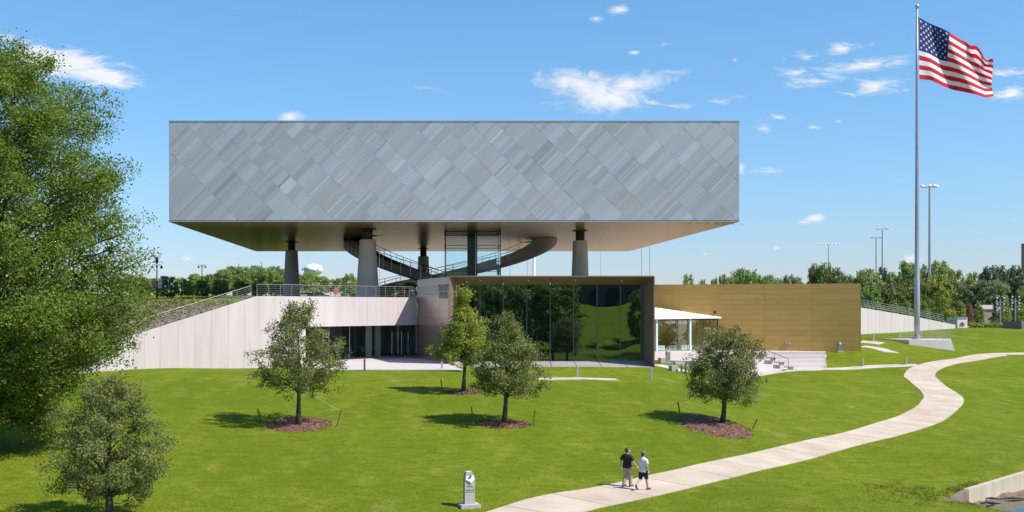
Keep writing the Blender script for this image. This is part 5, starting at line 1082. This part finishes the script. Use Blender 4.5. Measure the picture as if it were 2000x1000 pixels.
# blue banner on the tall mast
o = obj('mast_banner', MB().box(at(1817.5, 590, 237.5), (.65, .05, 1.9)), M('teal_banner', (.05, .22, .33), .6, 0, .05, 3), org=at(1817.5, 590, 237.5)); tag(o, 'small teal banner fixed low on the tall light mast', 'banner')
def flood(px, top, base, Y, label):
    X = (px - CX) / F * Y; z0 = CZ + (HY - base) / F * Y; z1 = CZ + (HY - top) / F * Y; t = thing('floodlight_pole', label, 'floodlight', (X, Y, z0), 'floodlight poles at the far street')
    obj('pole', MB().tube([(X, Y, z0), (X, Y, z1)], .10, 8), POLE, t); obj('crossarm', MB().box((X, Y, z1 - .5), (1.3, .1, .1)), POLE, t)
    for sx in (-1, 1):
        obj('hanger', MB().tube([(X + sx * .55, Y, z1 - .1), (X + sx * .55, Y, z1 - 2.3)], .04, 6), POLE, t)
        for k in range(5): obj('lamp', MB().ball((X + sx * (.55 + .1 * (k % 2)), Y - .1, z1 + .15 - .5 * k), .15, 8, 6), POLE if k % 2 else M('lamp_white', (.62, .64, .66), .4, 0, .03, 3) if 'lamp_white' not in bpy.data.materials else bpy.data.materials['lamp_white'], t)
flood(1983, 582, 646, 172, 'white floodlight pole at the far right by the stone wall'); flood(1953.5, 584, 646, 172, 'grey floodlight pole in front of the dark evergreen')
def lamp(px, top, base, Y, label, lantern, banners):
    X = (px - CX) / F * Y; z0 = base; z1 = CZ + (HY - top) / F * Y; t = thing('street_lamp', label, 'street lamp', (X, Y, z0), 'black twin arm street lamps')
    za = z1 - (1.15 if lantern else .1)
    obj('pole', MB().tube([(X, Y, z0), (X, Y, z0 + .8), (X, Y, za)], [.16, .10, .07], 10), BLACKST, t)
    for sx in (-1, 1):
        obj('arm', MB().tube([(X, Y, za - .55), (X + sx * .25, Y, za - .1), (X + sx * .45, Y, za - .02), (X + sx * .62, Y, za - .15)], .04, 6), BLACKST, t)
        obj('lamp_shade', MB().lathe([(.26, -.45), (.10, -.12), (.05, 0)], (X + sx * .62, Y, za - .12), 12), BLACKST, t)
    if lantern:
        obj('lantern', MB().lathe([(.05, 0), (.20, .25), (.22, .75), (.26, .8), (.05, 1.1)], (X, Y, za), 10), BLACKST, t); obj('lantern_glass', MB().lathe([(.17, .3), (.17, .7)], (X, Y, za), 8), WHITEP, t)
    if banners:
        for sx, mt, lb in ((-1, RED, 'red banner'), (1, WHITEP, 'white banner')):
            b = obj('banner', MB().box((X + sx * .42, Y, CZ + (HY - 553) / F * Y), (.5, .03, 1.32)), mt, t, label=lb)
        text_mesh('HONOR', .30, TXTW, (X - .30, Y - .03, CZ + (HY - 553) / F * Y - .5), (0, 0, 1), (-1, 0, 0), 'lettering', t, 'LEFT', .004)
        obj('banner_mark', MB().box((X + .42, Y - .025, CZ + (HY - 558) / F * Y), (.3, .02, .18)), RED, t); obj('banner_mark', MB().box((X + .42, Y - .025, CZ + (HY - 549) / F * Y), (.25, .02, .16)), BOLD, t)
lamp(306.5, 500, up_xy((306.5 - CX) / F * 150, 150), 150, 'black street lamp with red and white banners', True, True)
lamp(394.5, 516, up_xy((394.5 - CX) / F * 200, 200), 200, 'black twin arm lamp rising above the tree row', False, False)
lamp(540, 521, 9, 220, 'black lamp top just showing beside the far left column', True, False); lamp(596, 522, 9, 260, 'small lamp in front of the white water tower', False, False)
mast(466.5, 515, 240, .13, 'short dark pole top above the tree row', 0, 0, BLACKST, 9); mast(510.5, 511, 300, .10, 'thin antenna above the tree row', 0, 0, BLACKST, 9)
WT = at(612, 527, 900); wt = thing('water_tower', 'white bulbous water tower above the distant trees', 'water tower', (WT.x, 900, 10))
obj('tank', MB().ball(WT, 8.2, 32, 20, .62), WHITEP, wt, smooth=True); obj('stem', MB().lathe([(3, 10 - WT.z), (2.2, -8), (4.0, -4.2)], WT, 20), WHITEP, wt)
text_mesh('ARLINGTON', 1.6, M('tower_blue', (.06, .07, .16), .6, 0, .05, 3), WT + Vector((-1.8, -8.3, -1.6)), (1, 0, 0), (0, 0, 1), 'lettering', wt, ext=.05); text_mesh('A', 4.6, M('tower_grey', (.45, .40, .46), .6, 0, .05, 3), WT + Vector((4.6, -7.6, -1.8)), (1, -.35, 0), (0, 0, 1), 'lettering', wt, ext=.05)
# stop sign back, umbrella, pink sign on the deck side
ss = thing('traffic_sign', 'white octagonal back of a traffic sign on the upper lawn', 'sign', (at(377, 600, 150).x, 150, 8.5))
obj('plate', MB().prism([(at(377, 586, 150).x + .27 * math.cos(a), 150, CZ + (HY - 586) / F * 150 + .27 * math.sin(a)) for a in np.linspace(math.pi / 8, 2 * math.pi + math.pi / 8, 9)[:-1]], (0, .03, 0)), WHITEP, ss); obj('post', MB().tube([(at(377, 586, 150).x, 150.06, 8), (at(377, 586, 150).x, 150.06, CZ + (HY - 586) / F * 150)], .03, 6), STEEL, ss)
um = thing('patio_umbrella', 'orange patio umbrella on the far deck', 'umbrella', (at(701, 570, 185).x, 185, 9)); c = at(701, 555, 185)
obj('canopy', MB().lathe([(.9, -.5), (.45, .15), (.05, .42)], c, 10), M('orange_cloth', (.70, .13, .02), .7, 0, .06, 4), um); obj('pole', MB().tube([(c.x, c.y, 8.9), c], .03, 6), STEEL, um)
c = at(656, 568, 185); ps = thing('pink_sign', 'pink placard standing on the far deck', 'sign', (c.x, 185, 8.95)); obj('board', MB().lathe([(.38, -.65), (.42, .2), (.25, .55)], c, 16, 1, .12), M('pink_board', (.75, .18, .28), .6, 0, .06, 4), ps); obj('post', MB().tube([(c.x, 185.1, 8.9), (c.x, 185.1, c.z)], .03, 6), STEEL, ps)
for k, (px, lab, cc) in enumerate(((600, 'pale parked car behind the deck railing', (.6, .62, .63)), (622, 'teal parked car behind the deck railing', (.05, .13, .14)))):
    Y = 205; X = (px - CX) / F * Y; car = thing('parked_car', lab, 'car', (X, Y, 9.4), 'cars parked beyond the deck')
    pf = [(-2.1, .35), (2.1, .35), (2.15, .75), (1.4, .9), (.7, 1.4), (-1.0, 1.42), (-1.8, .95), (-2.15, .85)]
    obj('body', MB().prism([(X + x, Y - .85, 9.4 + z) for x, z in pf], (0, 1.7, 0)), M('car_paint_%d' % k, cc, .3, .3, .03, 2), car)
    obj('window', MB().prism([(X + x, Y - .87, 9.4 + z) for x, z in ((-1.5, .95), (1.15, .95), (.6, 1.34), (-.95, 1.36))], (0, 1.74, 0)), DARK, car)
    for sx in (-1.3, 1.3):
        wv = [(X + sx + .33 * math.cos(a), Y - .9, 9.4 + .33 + .33 * math.sin(a)) for a in np.linspace(0, 2 * math.pi, 15)[:-1]]; obj('wheel', MB().prism(wv, (0, 1.8, 0)), BLACKST, car)
# far buildings at the right
tw = thing('brown_tower', 'brown concrete tower block cut by the right edge', 'building', at(2000, 545, 420)); p = at(1995, 473, 420)
obj('wall', MB().box((p.x + 14.5, 425, p.z / 2 + 2), (18, 10, p.z - 4)), M('tower_brown', (.27, .20, .17), .8, 0, .06, .4), tw)
for k in range(6): obj('window', MB().box((p.x + 9 + 4 * (k % 2), 419.95, 20 + 3.2 * (k // 2)), (2, .1, 1.6)), DARK, tw)
hb = thing('low_house', 'low pinkish building half hidden by young trees', 'building', at(1925, 630, 190)); p = at(1925, 618, 192)
obj('wall', MB().box(p, (3.2, 5, 2.6)), M('house_wall', (.40, .29, .25), .8, 0, .06, 1), hb); obj('roof', MB().prism([(p.x - 1.9, 189.3, p.z + 1.3), (p.x + 1.9, 189.3, p.z + 1.3), (p.x + 1.2, 192, p.z + 2.0), (p.x - 1.9, 192, p.z + 2.0)], (0, .2, .05)), M('house_roof', (.42, .30, .26), .8, 0, .1, 4), hb)
swl = thing('stone_wall', 'dark grey stone wall with rough end at the far right', 'wall', at(1980, 646, 168)); p0, p1_ = at(1962, 645, 170), at(1994.5, 645.5, 168)
obj('wall', MB().prism([p0 + Vector((0, 0, -.5)), p1_ + Vector((0, 0, -.5)), p1_ + Vector((0, 0, 1.4)), p0 + Vector((0, 0, 1.4))], (0, .4, 0)), M('dark_block', (.17, .16, .17), .8, 0, .1, 3), swl); obj('pier', MB().box(p1_ + Vector((.35, .3, .45)), (.65, .7, 1.95)), M('rough_stone', (.26, .21, .18), .9, 0, .35, 6, .6, 10), swl)
# low street hedge and kerb behind the ridge
rng = np.random.default_rng(4); C = np.stack([np.linspace((1897 - CX) / F * 172, (1960 - CX) / F * 172, 40), np.full(40, 172.), np.full(40, CZ + (HY - 636) / F * 172)], 1) + rng.normal(0, .12, (40, 3))
V, q, t = leaves(rng, C, np.full(40, .55), 40, .3, .16); o = obj('hedge', np_mesh('hedge', V, q, t), LEAF_LT, kind='thing'); tag(o, 'low bright hedge along the far street at the right', 'hedge')
m = MB(); m.box(((1925 - CX) / F * 175, 175, 4.72), (16, 5, .12)); obj('far_street', m, PATHC, kind='structure')
# weeds at the kerb
rng = np.random.default_rng(14); C = []
for k in range(170):
    a = rng.normal(-2.0, 2.4); s = rng.normal(-.6, 1.3) if a < -.4 else -abs(rng.normal(0, .35)) - .05
    if a > 3: continue
    x = KA.x + _kd[0] * a + _kn[0] * s; y = KA.y + _kd[1] * a + _kn[1] * s; C.append((x, y, tz(x, y) + .05))
C = np.array(C); V, q, t = leaves(rng, C, np.full(len(C), .20), 26, .12, .035, .1, None, .55); obj('weeds', np_mesh('weeds', V, q, t), GRASSM, kind='stuff')
# debris on the mud
for k in range(4):
    a, s = [(-.4, .5), (.9, .75), (2.0, .55), (3.2, 1.0)][k]; x = KA.x + _kd[0] * a + _kn[0] * s; y = KA.y + _kd[1] * a + _kn[1] * s; z = tz(x, y) + .06; L_ = random.uniform(.3, .6); an = random.uniform(-.4, .4)
    o = obj('driftwood', MB().tube([(x - L_ * math.cos(an), y - L_ * math.sin(an), z), (x, y + .04, z + .04), (x + L_ * math.cos(an), y + L_ * math.sin(an), z)], [.03, .06, .025], 6), BARK, org=(x, y, z)); tag(o, ['dark driftwood scrap touching the end of the stained kerb block', 'driftwood scrap on the mud just right of the first', 'driftwood scrap close under the pale kerb face', 'driftwood scrap at the edge of the blue water'][k], 'driftwood', 'driftwood on the mud')

# ------------------------------------------------------------------ grass blades near the camera
rng = np.random.default_rng(77); N_ = 230000
yy = 41 + (rng.uniform(0, 1, N_) ** 1.35) * 46; kx = rng.uniform(-.43, .60, N_); xx = kx * yy
ok = ~in_poly(xx + rng.normal(0, .07, N_), yy + rng.normal(0, .07, N_), PPOLY)
al = (xx - KA.x) * _kd[0] + (yy - KA.y) * _kd[1]; s_ = (xx - KA.x) * _kn[0] + (yy - KA.y) * _kn[1]; ok &= ~((s_ > -.05) & (al > -3.5))
for (c, rx_, ry_) in MR: ok &= ((xx - c.x) / rx_) ** 2 + ((yy - c.y) / ry_) ** 2 > 1.0
ok &= yy < 88
xx, yy = xx[ok], yy[ok]; zz = terrain(xx, yy); n = len(xx); a = rng.uniform(0, 2 * math.pi, n); h = rng.uniform(.02, .055, n); ln = rng.normal(0, .045, (n, 2)); wv = rng.uniform(.012, .028, n)
B = np.stack([xx, yy, zz - .01], 1); dv = np.stack([np.cos(a) * wv, np.sin(a) * wv, np.zeros(n)], 1); T = B + np.stack([ln[:, 0], ln[:, 1], h], 1)
obj('grass', np_mesh('grass', np.stack([B - dv, B + dv, T], 1).reshape(-1, 3), np.arange(n * 3).reshape(n, 3), np.repeat(rng.uniform(0, 1, n), 3)), GRASSM, kind='stuff')

# ------------------------------------------------------------------ the two walkers
def remesh(mb, vox, name, smooth=4):
    me = mb.mesh(name); o = bpy.data.objects.new('tmp', me); COL.objects.link(o)
    r_ = o.modifiers.new('r', 'REMESH'); r_.mode = 'VOXEL'; r_.voxel_size = vox; s = o.modifiers.new('s', 'SMOOTH'); s.factor = .5; s.iterations = smooth
    dg = bpy.context.evaluated_depsgraph_get(); dg.update(); nm = bpy.data.meshes.new_from_object(o.evaluated_get(dg)); bpy.data.objects.remove(o); nm.name = name; return nm
def limb(mb, pts_, rad): 
    mb.tube(pts_, rad, 12)
    for p, r_ in zip(pts_, rad): mb.ball(p, r_ * .99, 10, 8)
def torso(mb, rings):   # rings (z, rx, ry, y)
    for (z0, a0, b0, y0_), (z1, a1, b1, y1_) in zip(rings[:-1], rings[1:]):
        base = len(mb.v); n = 20
        for z, a, b, y in ((z0, a0, b0, y0_), (z1, a1, b1, y1_)):
            for k in range(n): t = 2 * math.pi * k / n; mb.v.append((a * math.cos(t), y + b * math.sin(t), z))
        for k in range(n): mb.f.append((base + k, base + (k + 1) % n, base + n + (k + 1) % n, base + n + k))
        mb.f.append(tuple(base + k for k in range(n))[::-1]); mb.f.append(tuple(base + n + k for k in range(n)))
def person(label, loc, rz, P, scale, kit):
    t = thing('person', label, 'person', (0, 0, 0)); J = {k: Vector(v) for k, v in P.items()}
    b = MB()
    torso(b, [(.86, .155, .11, 0), (.98, .16, .115, 0), (1.12, .145, .105, .005), (1.30, .175, .115, .01), (1.43, .17, .10, .0), (1.49, .08, .07, 0)])
    hd = J['head']; b.tube([Vector((0, 0, 1.44)), Vector((0, .01, 1.56)), hd - Vector((0, 0, .04))], [.062, .056, .055], 12)
    b.ball(hd, .090, 16, 12, 1.34, 1.14); b.ball(hd + Vector((0, .035, -.055)), .062, 12, 10, 1.0, 1.0)
    fd = J['face'].normalized(); sd_ = fd.cross(Vector((0, 0, 1)))
    b.tube([hd + fd * .085 + Vector((0, 0, .02)), hd + fd * .115 + Vector((0, 0, -.02))], [.010, .017], 8)
    b.tube([hd + fd * .085 - sd_ * .02 + Vector((0, 0, -.063)), hd + fd * .085 + sd_ * .02 + Vector((0, 0, -.063))], .009, 6)
    for s in (-1, 1): b.ball(hd + sd_ * s * .086 - fd * .005, .026, 8, 6, 1.3, .8)
    for s in 'LR':
        q_ = J['sh' + s] - Vector((J['sh' + s].x * .18, 0, .04)); limb(b, [q_, q_.lerp(J['el' + s], .5), J['el' + s]], [.056, .050, .040]); limb(b, [J['el' + s], J['el' + s].lerp(J['wr' + s], .4), J['wr' + s]], [.041, .040, .028])
        limb(b, [J['hip' + s], J['hip' + s].lerp(J['kn' + s], .5), J['kn' + s]], [.095, .080, .058]); limb(b, [J['kn' + s], J['kn' + s].lerp(J['an' + s], .35), J['an' + s]], [.056, .060, .038])
        d = (J['wr' + s] - J['el' + s]).normalized(); w_ = J['wr' + s]; sg_ = 1 if s == 'R' else -1; fw = Vector((0, 1, 0)); fw = (fw - d * fw.dot(d)).normalized()
        for k in range(4): b.ball(w_ + d * .055 + fw * (.033 - .022 * k), .019, 8, 6); b.tube([w_ + d * .01 + fw * (.02 - .013 * k), w_ + d * .06 + fw * (.033 - .022 * k)], .017, 8)
        for k, L_ in enumerate((.070, .080, .075, .058)):
            q0 = w_ + d * .075 + fw * (.033 - .022 * k); q1 = q0 + d * L_ * .55 - Vector((sg_ * .006, 0, 0)); q2 = q1 + d * L_ * .4 - Vector((sg_ * .018, 0, 0)); b.tube([q0 - d * .02, q0, q1, q2], [.0105, .010, .0095, .008], 8)
        q0 = w_ + d * .02 + fw * .03; b.tube([q0, q0 + d * .035 + fw * .025, q0 + d * .065 + fw * .028], [.014, .012, .009], 8)
    obj('body', remesh(b, .0085, 'body'), SKIN, t, smooth=True)
    c = MB(); sl_ = kit['sleeve']
    torso(c, [(kit['hem'] - .03, .196, .15, 0), (1.0, .194, .146, 0), (1.12, .178, .128, .005), (1.30, .208, .14, .01), (1.38, .205, .128, .0), (1.43, .165, .105, 0), (1.47, .11, .085, 0), (1.50, .07, .07, 0)])
    for s in 'LR': limb(c, [J['sh' + s] - Vector((J['sh' + s].x * .18, 0, .035)), J['sh' + s].lerp(J['el' + s], sl_)], [.078, .078])
    obj('shirt', remesh(c, .014, 'shirt', 5), kit['shirt'], t, smooth=True)
    c = MB(); torso(c, [(.80, .165, .12, 0), (.90, .178, .13, 0), (1.0, .17, .125, 0)])
    for s in 'LR':
        if kit['short']: e = J['hip' + s].lerp(J['kn' + s], .80); limb(c, [J['hip' + s], J['hip' + s].lerp(e, .5), e], [.112, .108, .098])
        else: limb(c, [J['hip' + s], J['hip' + s].lerp(J['kn' + s], .5), J['kn' + s], J['kn' + s].lerp(J['an' + s], .5), J['an' + s].lerp(J['kn' + s], .04)], [.112, .100, .082, .077, .070])
    obj('shorts' if kit['short'] else 'trousers', remesh(c, .014, 'trousers', 5), kit['leg'], t, smooth=True)
    for s in 'LR':
        c = MB(); a, e = J['an' + s], J['toe' + s]; hl = a + (a - e).normalized() * .05; hl.z = a.z - .03
        limb(c, [a + Vector((0, 0, .02)), a - Vector((0, 0, .035))], [.046, .046]); limb(c, [hl, a.lerp(e, .35) - Vector((0, 0, .02)), e], [.042, .045, .036]); obj('shoe', remesh(c, .012, 'shoe', 3), kit['shoe'], t, smooth=True)
    c = MB(); c.ball(hd + Vector((0, 0, .012)) - fd * .016, .100, 16, 12, 1.24, 1.12); me = c.mesh('hair'); bm = bmesh.new(); bm.from_mesh(me)
    bmesh.ops.bisect_plane(bm, geom=bm.verts[:] + bm.edges[:] + bm.faces[:], plane_co=hd + fd * .03 + Vector((0, 0, .03)), plane_no=fd * .85 + Vector((0, 0, -.55)), clear_outer=True); bm.to_mesh(me); bm.free(); obj('hair', me, kit['hair'], t, smooth=True)
    if kit.get('cap'):
        c = MB(); c.lathe([(.106, -.0), (.106, .04), (.092, .088), (.055, .116), (.01, .122)], hd + Vector((0, 0, .025)), 20, 1, 1.12); obj('cap', c, kit['cap'], t, smooth=True)
        o = MB().prism([hd + fd * .09 + sd_ * .075 + Vector((0, 0, .03)), hd + fd * .09 - sd_ * .075 + Vector((0, 0, .03)), hd + fd * .175 - sd_ * .045 + Vector((0, 0, .018)), hd + fd * .175 + sd_ * .045 + Vector((0, 0, .018))], (0, 0, .012)); obj('cap_brim', o, kit['cap'], t)
    t.location = loc; t.rotation_euler = (0, 0, rz); t.scale = scale; return t
HAIRB = M('brown_hair', (.065, .03, .02), .7, 0, .3, 30); KH = M('khaki_cloth', (.36, .29, .21), .85, 0, .10, 12); BLK = M('black_cloth', (.012, .012, .014), .8, 0, .2, 10); WHT = M('pale_cloth', (.66, .63, .66), .85, 0, .05, 10); SHO = M('shoe_grey', (.11, .095, .085), .7, 0, .2, 20)
PA = dict(head=(0, .03, 1.635), face=(.55, .8, 0), shL=(-.20, 0, 1.42), elL=(-.275, -.04, 1.14), wrL=(-.30, .03, .90), shR=(.20, 0, 1.42), elR=(.29, -.03, 1.15), wrR=(.37, .12, .95), hipL=(-.09, 0, .90), knL=(-.09, .03, .49), anL=(-.09, -.12, .10), toeL=(-.10, .07, .045), hipR=(.09, 0, .90), knR=(.09, .10, .50), anR=(.09, .10, .085), toeR=(.11, .29, .045))
PB = dict(head=(0, .04, 1.635), face=(.35, .95, 0), shL=(-.19, 0, 1.42), elL=(-.23, .08, 1.14), wrL=(-.20, .26, .98), shR=(.19, 0, 1.42), elR=(.235, -.04, 1.14), wrR=(.25, .03, .89), hipL=(-.09, 0, .90), knL=(-.09, -.07, .49), anL=(-.09, -.40, .24), toeL=(-.09, -.27, .06), hipR=(.09, 0, .90), knR=(.09, .14, .50), anR=(.09, .22, .085), toeR=(.10, .41, .05))
la = hit(1225, 952.5); lb = hit(1256, 959.5); HEAD_ = R(-42)
person('person in black polo shirt and khaki trousers walking on the path', la + Vector((0, 0, .045)), HEAD_, PA, (1.13, 1.13, 1.01), dict(shirt=BLK, leg=KH, shoe=SHO, hair=HAIRB, hem=.88, sleeve=.62, short=False))
person('person in pale shirt, dark shorts and cap walking on the path', lb + Vector((0, 0, .045)), HEAD_ + R(-4), PB, (1.03, 1.03, .99), dict(shirt=WHT, leg=BLK, shoe=M('shoe_dark', (.05, .045, .045), .7, 0, .2, 20), hair=HAIRB, cap=M('grey_cap', (.16, .155, .15), .8, 0, .1, 12), hem=.86, sleeve=.60, short=True))
# remove unused shared source meshes
for me in [m_ for m_ in bpy.data.meshes if m_.users == 0]: bpy.data.meshes.remove(me)
